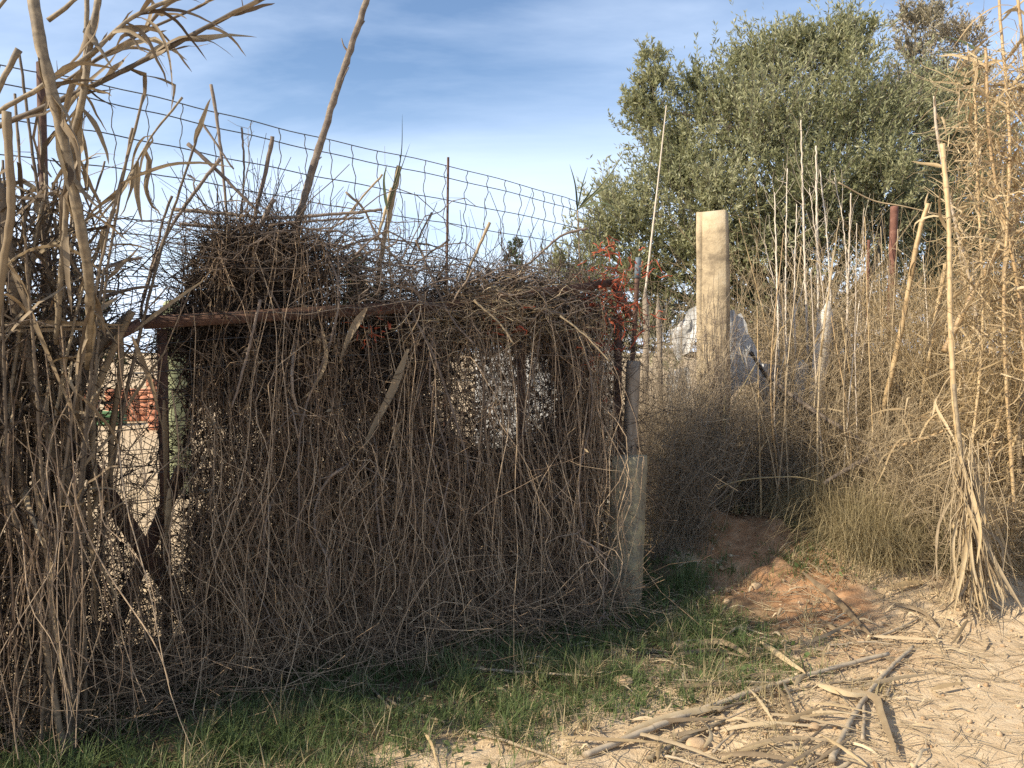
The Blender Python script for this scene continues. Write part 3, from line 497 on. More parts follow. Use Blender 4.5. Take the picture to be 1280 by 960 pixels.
# ------------------------------------------------------------------ sticks, stalks and canes
def catmull(pts, ds=.03):
    p = np.asarray(pts, float)
    if len(p) == 2: n = max(3, int(np.linalg.norm(p[1] - p[0]) / ds)); return p[0] + (p[1] - p[0]) * np.linspace(0, 1, n)[:, None]
    p = np.concatenate([[2 * p[0] - p[1]], p, [2 * p[-1] - p[-2]]]); out = []
    for i in range(1, len(p) - 2):
        n = max(2, int(np.linalg.norm(p[i + 1] - p[i]) / ds)); t = np.linspace(0, 1, n, endpoint=False)[:, None]
        out.append(.5 * (2 * p[i] + (p[i + 1] - p[i - 1]) * t + (2 * p[i - 1] - 5 * p[i] + 4 * p[i + 1] - p[i + 2]) * t ** 2 + (3 * p[i] - p[i - 1] - 3 * p[i + 1] + p[i + 2]) * t ** 3))
    return np.concatenate(out + [p[-2:-1]])
def cane_mesh(pts, r0, r1=None, node=.19, rough=.0, S=8, rnd=None, ds=.03):
    P = catmull(pts, ds); al = np.concatenate([[0], np.cumsum(np.linalg.norm(np.diff(P, axis=0), axis=1))]); r = np.interp(al, [0, al[-1]], [r0, r1 or r0])
    if node: f = np.abs((al / node + .5) % 1 - .5) * node; r = r * (1 + .07 * np.exp(-(f / .012) ** 2))
    if rough: P = P + rng.normal(scale=rough, size=P.shape); r = r * (1 + rng.normal(scale=.06, size=r.shape))
    P = np.concatenate([P[:1], P, P[-1:]]); r = np.concatenate([[r[0] * .05], r, [r[-1] * .05]]); P[0] = P[0] - (P[2] - P[1]) * .02; P[-1] = P[-1] + (P[-2] - P[-3]) * .02
    return tubes(P[None], r[None], S, rnd=rng.random() if rnd is None else rnd)
def leaf_mesh(base, d, L, W, droop=1.5, twist=1.0, K=12, rnd=None, curl=.3):
    droop = droop * rng.uniform(.3, 1.0)
    p = np.array(base, float); d = unit(np.asarray(d, float)); ds = L / (K - 1); pts = [p]; tw = rng.normal(0, curl, 3)
    for i in range(K - 1):
        d = unit(d + np.array([0, 0, -1]) * droop * ds + tw * ds * 4 + rng.normal(0, .09, 3) + (rng.normal(0, .5, 3) if rng.random() < .06 else 0)); p = p + d * ds; pts.append(p)
    pts = np.array(pts); s = np.linspace(0, 1, K); wd = W * np.clip(np.minimum(.45 + 2.2 * s, 1.15 * (1 - s) ** .6 + .04), .03, 1)
    side0 = unit(np.cross(d, rng.normal(size=3))); T = unit(np.gradient(pts, axis=0)); B = unit(np.cross(T, np.cross(side0, T) + .01)); a = np.linspace(0, twist * rng.normal(), K)[:, None]
    B = B * np.cos(a) + np.cross(T, B) * np.sin(a)
    return ribbons(pts[None], wd[None], B[None], rnd=rng.random() if rnd is None else rnd, fold=rng.uniform(.1, .4))
def px_path(pts): return [at(a, b, d) for a, b, d in pts]

# tall grey stalk
t = thing('tall_stalk', 'tall grey weathered stalk leaning right above the creeper column', 'stalk', at(352, 420, 4.2))
part('stem', cane_mesh(px_path([(340, 420, 4.2), (375, 268, 4.2), (405, 165, 4.2), (435, 70, 4.2), (462, -10, 4.2), (480, -70, 4.2)]), .022, .015, node=.33, rough=.0015), M['bark'], t)
for a in ([(424, 108, 4.2), (432, 92, 4.18), (436, 84, 4.18)], [(437, 66, 4.2), (430, 58, 4.2), (427, 48, 4.2)], [(446, 40, 4.2), (456, 26, 4.2)], [(392, 205, 4.2), (402, 196, 4.2)]): part('side_shoot', cane_mesh(px_path(a), .006, .003, node=0, S=6), M['bark'], t)
STK = [([(264, 106, 4.0), (274, 170, 4.0), (283, 265, 4.0), (285, 330, 4.0)], .009, 'thin dark stick with a frayed tip, tallest above the creeper column'),
       ([(250, 150, 3.95), (272, 182, 3.97), (292, 212, 4.0)], .007, 'short slanted twig beside the tallest stick over the creeper'),
       ([(235, 180, 3.9), (270, 212, 3.92), (326, 268, 3.95)], .011, 'dark straight stick slanting down right over the creeper column'),
       ([(302, 160, 4.05), (305, 210, 4.05), (300, 300, 4.05)], .006, 'thin upright twig between the slanted stick and broken stick'),
       ([(341, 170, 4.1), (332, 215, 4.1), (318, 275, 4.1), (312, 330, 4.1)], .012, 'broken upright stick left of the tall grey stalk'),
       ([(343, 248, 4.0), (330, 272, 4.0), (318, 300, 4.0)], .014, 'short sawn off stub poking from the creeper column top'),
       ([(275, 198, 3.9), (240, 245, 3.9), (205, 300, 3.9), (180, 372, 3.88), (176, 400, 3.88)], .010, 'dark bent branch sloping down left from the creeper to the gate'),
       ([(215, 245, 3.9), (204, 275, 3.9), (196, 310, 3.9), (178, 372, 3.88)], .007, 'thin knobbly branch left of the dark bent branch'),
       ([(218, 262, 3.98), (270, 266, 4.0), (340, 272, 4.02), (440, 266, 4.1), (478, 262, 4.15)], .010, 'long grey branch lying level across the creeper column top'),
       ([(225, 280, 3.98), (300, 284, 4.0), (370, 278, 4.02), (455, 272, 4.12)], .008, 'second level branch just under the long grey one'),
       ([(478, 218, 4.2), (450, 250, 4.2), (425, 282, 4.2)], .006, 'slanted straw coloured twig right of the tall stalk'),
       ([(432, 240, 4.15), (455, 262, 4.2), (475, 300, 4.25), (520, 350, 4.3)], .007, 'bent grey twig curving down right past the broken reed stub'),
       ([(499, 208, 4.35), (488, 262, 4.35), (476, 322, 4.35), (470, 380, 4.35)], .017, 'pale broken reed stub, thickest above the middle of the gate'),
       ([(490, 235, 4.33), (474, 290, 4.33), (468, 302, 4.33)], .011, 'flat torn reed strip beside the pale broken reed stub'),
       ([(612, 278, 4.6), (600, 305, 4.6), (586, 338, 4.6), (580, 370, 4.6)], .010, 'pale cut cane tip sticking up right of the steel rod'),
       ([(540, 265, 4.45), (522, 300, 4.45), (505, 340, 4.45)], .006, 'dark twig between reed stub and steel rod'),
       ([(562, 300, 4.45), (535, 318, 4.45), (512, 335, 4.45)], .006, 'short dark twig slanting below the steel rod'),
       ([(520, 300, 4.4), (560, 390, 4.3), (592, 430, 4.25)], .008, 'grey branch sloping down over the gate rail to the orange twine'),
       ([(592, 375, 4.3), (625, 405, 4.3), (642, 430, 4.3)], .007, 'pale straight stick ending at the orange twine'),
       ([(700, 395, 4.5), (730, 418, 4.5), (762, 452, 4.5)], .006, 'long pale stick slanting under the gate corner'),
       ([(735, 285, 5.0), (700, 296, 4.95), (660, 330, 4.8), (620, 345, 4.7)], .008, 'arching grey stem bending left from the small reed sprig'),
       ([(325, 375, 3.75), (310, 440, 3.72), (290, 510, 3.7)], .008, 'grey stick hanging in front of the rail below the creeper column'),
       ([(118, 376, 3.6), (160, 362, 3.65), (198, 357, 3.7)], .009, 'black crooked twig above the left end of the gate rail'),
       ([(122, 342, 3.55), (150, 328, 3.6), (178, 322, 3.62)], .009, 'brown split reed end pointing right at the left canes'),
       ([(62, 745, 3.5), (95, 775, 3.5), (125, 800, 3.5)], .018, 'thick brown broken stick low among left hanging stems')]
for pts, r, lab in STK: single('stick', cane_mesh(px_path(pts), r, r * .7, node=0, rough=.0012, S=6, ds=.025), M['straw'] if 'pale' in lab or 'straw' in lab else M['twig'], lab, 'stick', 'sticks poking out of the creeper')
# single dry leaves hanging on the creeper
def leaf_px(pts, W, rnd=None, twist=.6): 
    P = catmull(px_path(pts), .02); K = len(P); s = np.linspace(0, 1, K); wd = W * np.clip(np.minimum(.3 + 3 * s, 1.2 * (1 - s) ** .55 + .06), .05, 1); T = unit(np.gradient(P, axis=0)); B = unit(np.cross(T, np.array([.15, 1, .1]))); a = np.linspace(-.3, twist, K)[:, None]; B = B * np.cos(a) + np.cross(T, B) * np.sin(a)
    return ribbons(P[None], wd[None], B[None], rnd=rng.random() if rnd is None else rnd, fold=.2)
HL = [([(510, 436, 4.1), (490, 490, 4.08), (462, 545, 4.05), (452, 575, 4.05)], .042, 'long pale blade shaped leaf slanting across the creeper middle'),
      ([(458, 385, 4.0), (440, 415, 3.98), (424, 455, 3.97)], .040, 'folded tan leaf hanging over the gate rail'),
      ([(402, 405, 3.95), (408, 450, 3.93), (392, 485, 3.92), (374, 502, 3.92)], .022, 'curved thin yellow leaf hanging left of the folded leaf'),
      ([(500, 528, 4.1), (492, 545, 4.1), (498, 556, 4.1), (485, 560, 4.1)], .022, 'small curled tan leaf under the long pale blade'),
      ([(205, 500, 3.6), (208, 570, 3.58), (206, 650, 3.57)], .028, 'flat straight leaf hanging over the mesh at left'),
      ([(212, 610, 3.58), (210, 660, 3.57), (204, 710, 3.56)], .034, 'broad grey leaf hanging low on the mesh at left')]
for pts, W, lab in HL: single('dry_leaf', leaf_px(pts, W), M['leaf'], lab, 'leaf', 'dry leaves caught on the gate')
# small reed sprigs above the gate
def sprig(base, tips, lab):
    t = thing('reed_sprig', lab, 'reed', base); part('stem', cane_mesh([base + np.array([.02, 0, -.45]), base], .006, .004, S=6), M['cane'], t)
    for tip, W in tips: b = base + rng.normal(0, .006, 3); mid = (b + tip) / 2 + [rng.normal(0, .02), 0, .02 + rng.normal(0, .015)]; P = catmull([b, mid, tip], .02); K = len(P); s = np.linspace(0, 1, K); T = unit(np.gradient(P, axis=0)); part('leaf', ribbons(P[None], (.7 * W * np.clip(np.minimum(.3 + 3 * s, 1.1 * (1 - s) ** .7 + .03), .03, 1))[None], unit(np.cross(T, [rng.normal(0, .6), 1, rng.normal(0, .6)]))[None], rnd=rng.random(), fold=.25), M['greenleaf'], t)
sprig(at(722, 262, 5.0), [(at(712, 205, 5.0), .02), (at(718, 228, 5.0), .02), (at(782, 188, 4.9), .022), (at(735, 208, 5.05), .016), (at(770, 230, 4.95), .026), (at(745, 222, 5.0), .02), (at(775, 264, 4.9), .035)], 'grey green reed sprig with spread leaves at the gate corner')
sprig(at(484, 262, 4.3), [(at(503, 142, 4.3), .014), (at(484, 205, 4.3), .032), (at(513, 178, 4.3), .014)], 'dark narrow reed sprig above the pale broken stub')

# left reed bed
lb = np.array([-2.1, 3.2, 0.0]); RL = thing('reed_clump', 'tall clump of old brown giant reed canes at left edge', 'reed', lb)
def add_leaves(parent, P, n, Lr, Wr, mat, droop=(1, 4), low=.2, hi=1.0):
    for _ in range(n):
        i = int(rng.uniform(low, hi) * (len(P) - 2)); T = unit(P[i + 1] - P[i]); d = unit(T * .9 + unit(rng.normal(size=3)) * rng.uniform(.4, 1.0))
        part('leaf', leaf_mesh(P[i], d, rng.uniform(*Lr), rng.uniform(*Wr), rng.uniform(*droop), 1.2), mat, parent)
LC = [([(38, -25, 2.7), (52, 60, 2.7), (78, 170, 2.75), (98, 270, 2.8), (112, 360, 2.9), (110, 460, 3.1)], .019, 'cane'),
      ([(126, -20, 2.9), (112, 60, 2.9), (103, 125, 2.9), (88, 190, 2.95), (80, 300, 3.0), (70, 430, 3.1)], .0125, 'cane'),
      ([(109, -20, 3.0), (107, 60, 3.0), (100, 160, 3.0), (92, 250, 3.05)], .009, 'cane'),
      ([(-20, 150, 2.8), (40, 115, 2.8), (110, 70, 2.85), (165, 22, 2.9), (225, -5, 2.95), (260, -20, 3.0)], .0085, 'cane'),
      ([(-20, 165, 2.95), (60, 132, 2.95), (120, 105, 3.0), (200, 65, 3.05), (275, 25, 3.1), (345, -10, 3.15)], .0105, 'darkcane'),
      ([(70, 110, 3.1), (120, 75, 3.1), (180, 40, 3.15), (255, 5, 3.2), (280, -15, 3.2)], .006, 'darkcane'),
      ([(60, 26, 2.8), (82, 10, 2.8), (100, -6, 2.8)], .008, 'cane'),
      ([(-10, 20, 2.8), (12, -8, 2.8)], .006, 'cane'),
      ([(24, 62, 2.6), (6, 95, 2.6), (-15, 140, 2.6)], .010, 'cane'),
      ([(228, 122, 3.3), (190, 170, 3.3), (158, 228, 3.3), (125, 300, 3.3), (112, 340, 3.3)], .0045, 'cane'),
      ([(8, 140, 2.6), (14, 260, 2.62), (4, 330, 2.65), (-6, 420, 2.7)], .014, 'leaf'),
      ([(-5, 230, 3.1), (12, 330, 3.1), (30, 430, 3.15), (60, 540, 3.2), (90, 640, 3.3)], .024, 'darkcane'),
      ([(160, 395, 3.45), (120, 440, 3.4), (95, 500, 3.4), (70, 620, 3.4), (30, 760, 3.35)], .022, 'darkcane'),
      ([(165, 388, 3.4), (140, 440, 3.38), (118, 500, 3.36), (116, 560, 3.35), (120, 620, 3.35)], .016, 'leaf'),
      ([(150, 420, 3.42), (150, 470, 3.4), (140, 540, 3.4), (138, 610, 3.4)], .014, 'leaf')]
for pts, r, mk in LC:
    p = px_path(pts); c = part('cane', cane_mesh(p, r, r * .8, rough=.0008), M[mk], RL)
    if mk != 'leaf' and r > .008 and len(pts) > 3:
        Q = catmull(p)
        for _ in range(7):
            i = int(rng.uniform(.05, .9) * (len(Q) - 3)); T = unit(Q[i + 2] - Q[i]); o_ = unit(np.cross(T, rng.normal(size=3))); part('sheath', leaf_mesh(Q[i] + o_ * r * .9, T * 1.0 + o_ * rng.uniform(.05, .25), rng.uniform(.12, .3), r * rng.uniform(1.2, 2.2), rng.uniform(.2, 2), .5), M['oldleaf' if _ % 2 else 'leaf'], c)
    if mk != 'leaf' and len(pts) > 3: add_leaves(c, catmull(p), 9, (.14, .36), (.012, .028), M['leaf'], (4, 10))
for k in range(58):
    px = rng.uniform(-70, 105); d = rng.uniform(3.0, 3.75); b = at(px, 700, d); b[2] = 0; lean = rng.normal([-.08, 0.0], .24); h = rng.uniform(1.7, 2.8)
    p = [b, b + [lean[0] * .3, lean[1] * .2, h * .4], b + [lean[0] * .8, lean[1] * .4, h * .75], b + [lean[0] * 1.3, lean[1] * .6, h]]
    c = part('cane', cane_mesh(p, rng.uniform(.006, .015), .005, rough=.001, S=6, ds=.045), M['darkcane' if rng.random() < .7 else 'cane'], RL); add_leaves(c, catmull(p), 3, (.2, .5), (.012, .028), M['leaf'], (2, 8), low=.35)
# off to the left the bed goes on: unseen canes put in for dappled shade
for k in range(34):
    b = np.array([rng.uniform(-4.6, -2.6), rng.uniform(1.9, 3.6), 0.]); lean = rng.normal(0, .25, 2); h = rng.uniform(1.6, 2.9); p = [b, b + [lean[0] * .4, lean[1] * .4, h * .5], b + [lean[0], lean[1], h]]
    c = part('cane', cane_mesh(p, rng.uniform(.007, .015), .005, S=6, ds=.06), M['darkcane'], RL); add_leaves(c, catmull(p), 1, (.25, .55), (.02, .04), M['leaf'], (1.5, 6), low=.1)
n = 700; S_ = np.stack([rng.uniform(-4.6, -2.5, n), rng.uniform(1.9, 3.6, n), rng.uniform(.3, 2.7, n)], -1); S_ = S_[S_[:, 0] / S_[:, 1] < -.72]; P = random_twigs(S_, .2, .5, .05, K=7, bias=(0, 0, -.6)); n = len(P)
part('outer_leaves', blades(P, rng.uniform(.012, .03, (n, 1)) * np.clip(np.linspace(1.6, .1, 7), 0, 1)[None], unit(rng.normal(size=(n, 1, 3)))), M['oldleaf'], RL, kind='stuff')  # out of view, added for the shade these blades throw on gate and foreground
# dark fill and long pale blades in front of the canes
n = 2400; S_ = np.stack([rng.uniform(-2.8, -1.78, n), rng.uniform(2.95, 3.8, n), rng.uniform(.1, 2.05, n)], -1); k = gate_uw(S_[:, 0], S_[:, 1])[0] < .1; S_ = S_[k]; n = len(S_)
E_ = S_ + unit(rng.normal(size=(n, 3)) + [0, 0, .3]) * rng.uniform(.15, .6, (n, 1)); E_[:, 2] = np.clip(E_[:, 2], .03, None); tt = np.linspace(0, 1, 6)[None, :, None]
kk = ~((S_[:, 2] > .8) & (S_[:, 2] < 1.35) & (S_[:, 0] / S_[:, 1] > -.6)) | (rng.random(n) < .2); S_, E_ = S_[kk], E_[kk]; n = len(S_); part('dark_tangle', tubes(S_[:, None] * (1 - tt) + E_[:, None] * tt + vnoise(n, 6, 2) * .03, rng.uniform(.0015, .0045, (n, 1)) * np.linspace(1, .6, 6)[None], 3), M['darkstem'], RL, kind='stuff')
n = 900; S_ = np.stack([rng.uniform(-2.6, -1.72, n), rng.uniform(3.05, 3.7, n), rng.uniform(1.25, 2.35, n)], -1); S_ = S_[S_[:, 0] / S_[:, 1] < -.535]; P = random_twigs(S_, .12, .45, .04, K=7, bias=(0, 0, -.9)); n = len(P)
part('old_leaves', blades(P, rng.uniform(.006, .02, (n, 1)) * np.clip(np.linspace(1.6, .1, 7), 0, 1)[None], unit(rng.normal(size=(n, 1, 3)))), M['oldleaf'], RL, kind='stuff')
n = 260; S_ = np.stack([rng.uniform(-2.35, -1.45, n), rng.uniform(2.9, 3.5, n), rng.uniform(.9, 1.75, n)], -1); E_ = S_ + np.stack([rng.normal(.08, .16, n), rng.normal(-.15, .12, n), -S_[:, 2] * rng.uniform(.45, 1, n)], -1); E_[:, 2] = np.maximum(E_[:, 2], .02)
kk = (S_[:, 0] / S_[:, 1] < -.55) | (rng.random(n) < .22); S_, E_ = S_[kk], E_[kk]; n = len(S_); tt = np.linspace(0, 1, 12)[None, :, None]; P = S_[:, None] * (1 - tt) + E_[:, None] * tt + vnoise(n, 12, 3) * .045; part('hanging_straws', tubes(P, rng.uniform(.0016, .0042, (n, 1)) * np.linspace(1, .5, 12)[None], 4, rnd=np.clip(rng.normal(.6, .2, n), 0, 1)), M['stem'], RL, kind='stuff')
for a in ([(40, 590, 3.0), (60, 690, 3.0), (72, 800, 2.95), (96, 905, 2.9)], [(22, 560, 3.05), (30, 640, 3.05), (44, 720, 3.0)], [(168, 414, 3.3), (215, 378, 3.3), (258, 348, 3.35)], [(0, 405, 3.1), (80, 404, 3.1), (155, 406, 3.15)], [(0, 415, 3.1), (70, 412, 3.1), (150, 410, 3.12)], [(0, 300, 3.0), (60, 440, 3.0), (115, 570, 3.0)], [(165, 420, 3.2), (190, 480, 3.2), (205, 540, 3.2)], [(110, 600, 3.1), (118, 720, 3.1), (124, 812, 3.1)]):
    part('leaf', leaf_px(a, rng.uniform(.014, .026)), M['leaf'], RL)

# ------------------------------------------------------------------ posts by the gate
def post_mesh(base, h, wx, wy, yaw, lean=(0, 0), taper=.94, notch=None, K=14):
    """bevelled, slightly crooked post with broken top"""
    c, s = math.cos(yaw), math.sin(yaw); prof_ = []; b = .012
    for sx, sy in ((-1, -1), (1, -1), (1, 1), (-1, 1)):
        e = [(sx * (wx - b), sy * wy), (sx * wx, sy * (wy - b))]
        if (sx * sy) < 0: e = e[::-1] if False else e
        prof_ += e if (sx, sy) in ((1, -1), (-1, 1)) else e[::-1]
    prof_ = np.array(prof_)
    if notch: prof_ = np.array(notch)
    n = len(prof_); V = []
    for k in range(K + 1):
        f = k / K; sc = 1 - (1 - taper) * f; p = prof_ * sc + rng.normal(0, .0018, (n, 2)); z = np.full(n, h * f)
        if k == K: z = z + np.clip(rng.normal(0, .007, n), -.012, .012); p = p * rng.uniform(.93, .985, (n, 1))
        V.append(np.stack([base[0] + c * p[:, 0] - s * p[:, 1] + lean[0] * f, base[1] + s * p[:, 0] + c * p[:, 1] + lean[1] * f, base[2] + z], -1))
    V.append(np.repeat(V[-1].mean(0)[None], n, 0) + [0, 0, .008]); V = np.concatenate(V); idx = np.arange((K + 2) * n).reshape(K + 2, n)
    q = np.stack([idx[:-1], np.roll(idx, -1, 1)[:-1], np.roll(idx, -1, 1)[1:], idx[1:]], -1).reshape(-1, 4)
    return [V, q, np.full(len(V), .5), np.repeat(np.linspace(0, h, K + 2), n)]
b = at(893, 600, 6.0); b[2] = float(gz(b[0], b[1])) - .05; top = at(891, 266, 6.0)
NT = [(-.115, -.078), (-.078, -.078), (-.074, -.073), (-.067, -.073), (-.063, -.081), (.105, -.082), (.115, -.07), (.115, .07), (.105, .08), (-.105, .08), (-.115, .07)]
single('concrete_post', post_mesh(b, top[2] - b[2], .11, .08, R(-24), lean=(top[0] - b[0], 0), notch=NT, taper=.97), M['concrete'], 'tall sunlit tan concrete gate post in front of the olive tree', 'post', smooth=False)
vb = at(893, 560, 5.86); n = 34; x0 = rng.uniform(872, 912, n); x1 = x0 + rng.normal(0, 14, n); y1 = 300 + 190 * rng.random(n) ** .6; P = []
for k in range(n):
    q0 = at(x0[k], 570, 5.86); q1 = at(np.clip(x1[k], 868, 914), y1[k], 5.875); tt = np.linspace(0, 1, 12)[:, None]; P.append(q0 + (q1 - q0) * tt)
P = np.array(P); P[..., :] += vnoise(n, 12, 4) * np.array([.035, .006, .03]); o = thing('dry_vine', 'thin dry vines clinging to the tall concrete post', 'vine', vb); part('stems', tubes(P, np.linspace(.003, .0012, 12)[None], 4), M['twig'], o, kind='stuff'); Pt = sprout(P, 260, .03, .14, down=.1); Pt[..., 1] = np.minimum(Pt[..., 1], 5.9); part('twigs', tubes(Pt, np.linspace(.0014, .0008, 4)[None], 3), M['twig'], o, kind='stuff')
b = at(779, 700, 4.74); top = at(785, 571, 4.76); b[2] = float(gz(b[0], b[1])) - .05
single('concrete_stub', post_mesh(b, top[2] - b[2], .092, .075, R(-32), lean=(top[0] - b[0] + .01, .02), taper=1.0), M['mossconcrete'], 'short mossy concrete stub post at the right foot of the gate', 'post', smooth=False)
b2 = b + [.03, .22, .0]; single('wooden_post', post_mesh(b2, 1.52, .044, .036, R(12), lean=(.06, .0), taper=.9), M['board'], 'grey brown wooden post standing behind the short concrete stub', 'post', smooth=False)
p0, p1 = at(787, 520, 5.3), at(798, 322, 5.3); pb = p0 - [.02, 0, .9]; pc = p1 + (p0 - p1) * .13; t = thing('pipe_post', 'thin rusty pipe with blue grey cap standing beside the orange twine', 'pipe', pb)
part('pipe', cane_mesh([pb, p0, pc], .017, .017, node=0, S=10), M['rust'], t); part('cap', cane_mesh([pc, p1], .021, .02, node=0, S=12), M['pipe'], t)
p1 = at(1118, 258, 7.2); b = np.array([p1[0] - .03, p1[1], float(gz(p1[0], p1[1])) - .05]); single('steel_post', cane_mesh([b, p1], .036, .034, node=0, S=8), M['redrust'], 'rust red steel post in front of the olive tree at right', 'post')
p1 = at(1086, 300, 7.4); b = np.array([p1[0], p1[1], float(gz(p1[0], p1[1])) - .05]); single('steel_rod', cane_mesh([b, p1], .014, .014, node=0, S=6), M['redrust'], 'thin rusty rod left of the rust red steel post', 'rod')
# white board with a split tip
def plank(pts, w, th, lab, mat, tip=.12):
    P = catmull(px_path(pts), .05); K = len(P); s = np.concatenate([[0], np.cumsum(np.linalg.norm(np.diff(P, axis=0), axis=1))]); wd = w * np.clip((s[-1] - s) / tip, .12, 1); T = unit(np.gradient(P, axis=0)); B = unit(np.cross(T, [.2, 1, 0])); Nn = np.cross(T, B)
    V = np.stack([P - B * wd[:, None] / 2 - Nn * th / 2, P + B * wd[:, None] / 2 - Nn * th / 2, P + B * wd[:, None] / 2 + Nn * th / 2, P - B * wd[:, None] / 2 + Nn * th / 2], 1); idx = np.arange(4 * K).reshape(K, 4)
    q = np.concatenate([np.stack([idx[:-1], np.roll(idx, -1, 1)[:-1], np.roll(idx, -1, 1)[1:], idx[1:]], -1).reshape(-1, 4), idx[-1:], idx[:1, ::-1]])
    single('board', [V.reshape(-1, 3), q, np.full(4 * K, .5), np.zeros(4 * K)], M[mat], lab, 'board', 'bleached boards in the thicket', smooth=False)
plank([(1012, 600, 6.3), (1022, 480, 6.3), (1035, 376, 6.3)], .115, .03, 'bleached white board with a pointed tip standing in dry stems', 'whiteboard')
plank([(993, 620, 6.35), (998, 520, 6.35), (1003, 450, 6.35)], .10, .03, 'shorter bleached board left of the pointed white board', 'whiteboard', .05)
plank([(806, 520, 5.9), (808, 420, 5.9), (806, 358, 5.9)], .045, .02, 'pale split board behind the blue grey pipe', 'board', .1)
plank([(826, 520, 6.0), (824, 420, 6.0), (822, 372, 6.0)], .04, .02, 'narrow grey board between pipe and concrete post', 'board', .1)
# crumpled white sheet round the tall post
def sheet(name, poly, d0, lab, crumple=.014, n=7):
    """torn stiff sheet: pixel outline corners (tl,tr,br,bl) with depths, folded along random creases"""
    a = [at(*p, d) for p, d in poly]; g = np.linspace(0, 1, n); s, t_ = np.meshgrid(g, g); P = ((1 - t_) * (1 - s))[..., None] * a[0] + ((1 - t_) * s)[..., None] * a[1] + (t_ * s)[..., None] * a[2] + (t_ * (1 - s))[..., None] * a[3]
    P[..., 1] += rng.normal(0, crumple, (n, n)) + .5 * crumple * np.sign(np.sin(s * 9 + t_ * 4)); P[..., 0] += rng.normal(0, .008, (n, n)); P[..., 2] += rng.normal(0, .010, (n, n))
    V = np.concatenate([P.reshape(-1, 3), P.reshape(-1, 3) + [.002, .007, 0]]); idx = np.arange(n * n).reshape(n, n); q = np.stack([idx[:-1, :-1], idx[:-1, 1:], idx[1:, 1:], idx[1:, :-1]], -1).reshape(-1, 4)
    return single(name, [V, np.concatenate([q[:, ::-1], q + n * n]), np.full(len(V), .5), np.zeros(len(V))], M['white'], lab, 'sheet', 'white sheets behind the tall post', smooth=False)
sheet('plastic_sheet', [((838, 414), 6.38), ((884, 366), 6.3), ((868, 432), 6.3), ((846, 452), 6.38)], 6.3, 'crumpled white sheet left of the tall concrete post')
sheet('plastic_sheet', [((836, 462), 6.42), ((862, 458), 6.42), ((862, 520), 6.42), ((832, 520), 6.42)], 6.4, 'dirty white sheet low left of the tall concrete post')
sheet('plastic_sheet', [((896, 386), 6.25), ((926, 392), 6.33), ((956, 470), 6.33), ((900, 500), 6.25)], 6.3, 'grey white sheet under wire netting right of the concrete post', .018)
sheet('plastic_sheet', [((944, 454), 6.46), ((972, 456), 6.5), ((996, 506), 6.5), ((956, 520), 6.4)], 6.4, 'small bright white sheet with black edge right of the netting', .02)
single('rubber_edge', cane_mesh(px_path([(938, 440, 6.3), (952, 462, 6.3), (968, 482, 6.3), (988, 494, 6.3)]), .016, .012, node=0), M['darkstem'], 'black rubber edging curving along the small white sheet', 'hose')
# wire netting
nt = thing('wire_netting', 'fine square wire netting stretched right of the tall concrete post', 'netting', at(930, 520, 6.15)); W_ = []
for k in np.linspace(0, 1, 26): W_.append([at(a + 4 * math.sin(9 * k + j), 385 + 145 * k - 10 * (1 - abs(2 * j / 7 - 1)), 6.12 + .03 * math.sin(j)) for j, a in enumerate(np.linspace(800, 962, 8))])
for k in np.linspace(0, 1, 36): W_.append([at(800 + 162 * k + 3 * math.sin(j + 8 * k), b_, 6.12 + .03 * math.sin(7 * k)) for j, b_ in enumerate(np.linspace(382, 532, 8))])
part('mesh', tubes(np.array(W_), .0011, 3), M['wire'], nt, kind='stuff')
# orange twine
def twine(px, py, d, sx, sy, n, lab):
    c = at(px, py, d); S_ = c + rng.normal(size=(n, 3)) * np.array([sx, .05, sy]) / F * d * [1, F / d, 1]; K = 12
    P = S_[:, None] + np.cumsum(unit(rng.normal(size=(n, K, 3)) + rng.normal(size=(n, 1, 3)) * .8 + [0, 0, -.15]), 1) * rng.uniform(.006, .016, (n, 1, 1)); sm = P.copy(); sm[:, 1:-1] = (P[:, :-2] + P[:, 1:-1] + P[:, 2:]) / 3
    o = thing('orange_twine', lab, 'twine', S_.mean(0), 'orange twine on the gate'); part('strands', tubes(sm, rng.uniform(.0018, .0034, (n, 1)), 4), M['orange'], o, kind='stuff')
    B = unit(rng.normal(size=(n // 3, 1, 3))); part('shreds', ribbons(sm[:n // 3, :6], rng.uniform(.006, .014, (n // 3, 1)), np.broadcast_to(B, (n // 3, 6, 3))), M['orange'], o, kind='stuff')
twine(762, 372, 4.9, 22, 30, 210, 'tangle of orange red twine knotted at the gate corner')
twine(625, 405, 4.52, 14, 12, 34, 'small dangling knot of orange red twine under the straw heap')
twine(735, 450, 4.8, 12, 22, 28, 'loose orange red shreds hanging below the gate corner')
twine(468, 415, 4.15, 10, 8, 14, 'faint red shreds below the rail near the folded leaf')

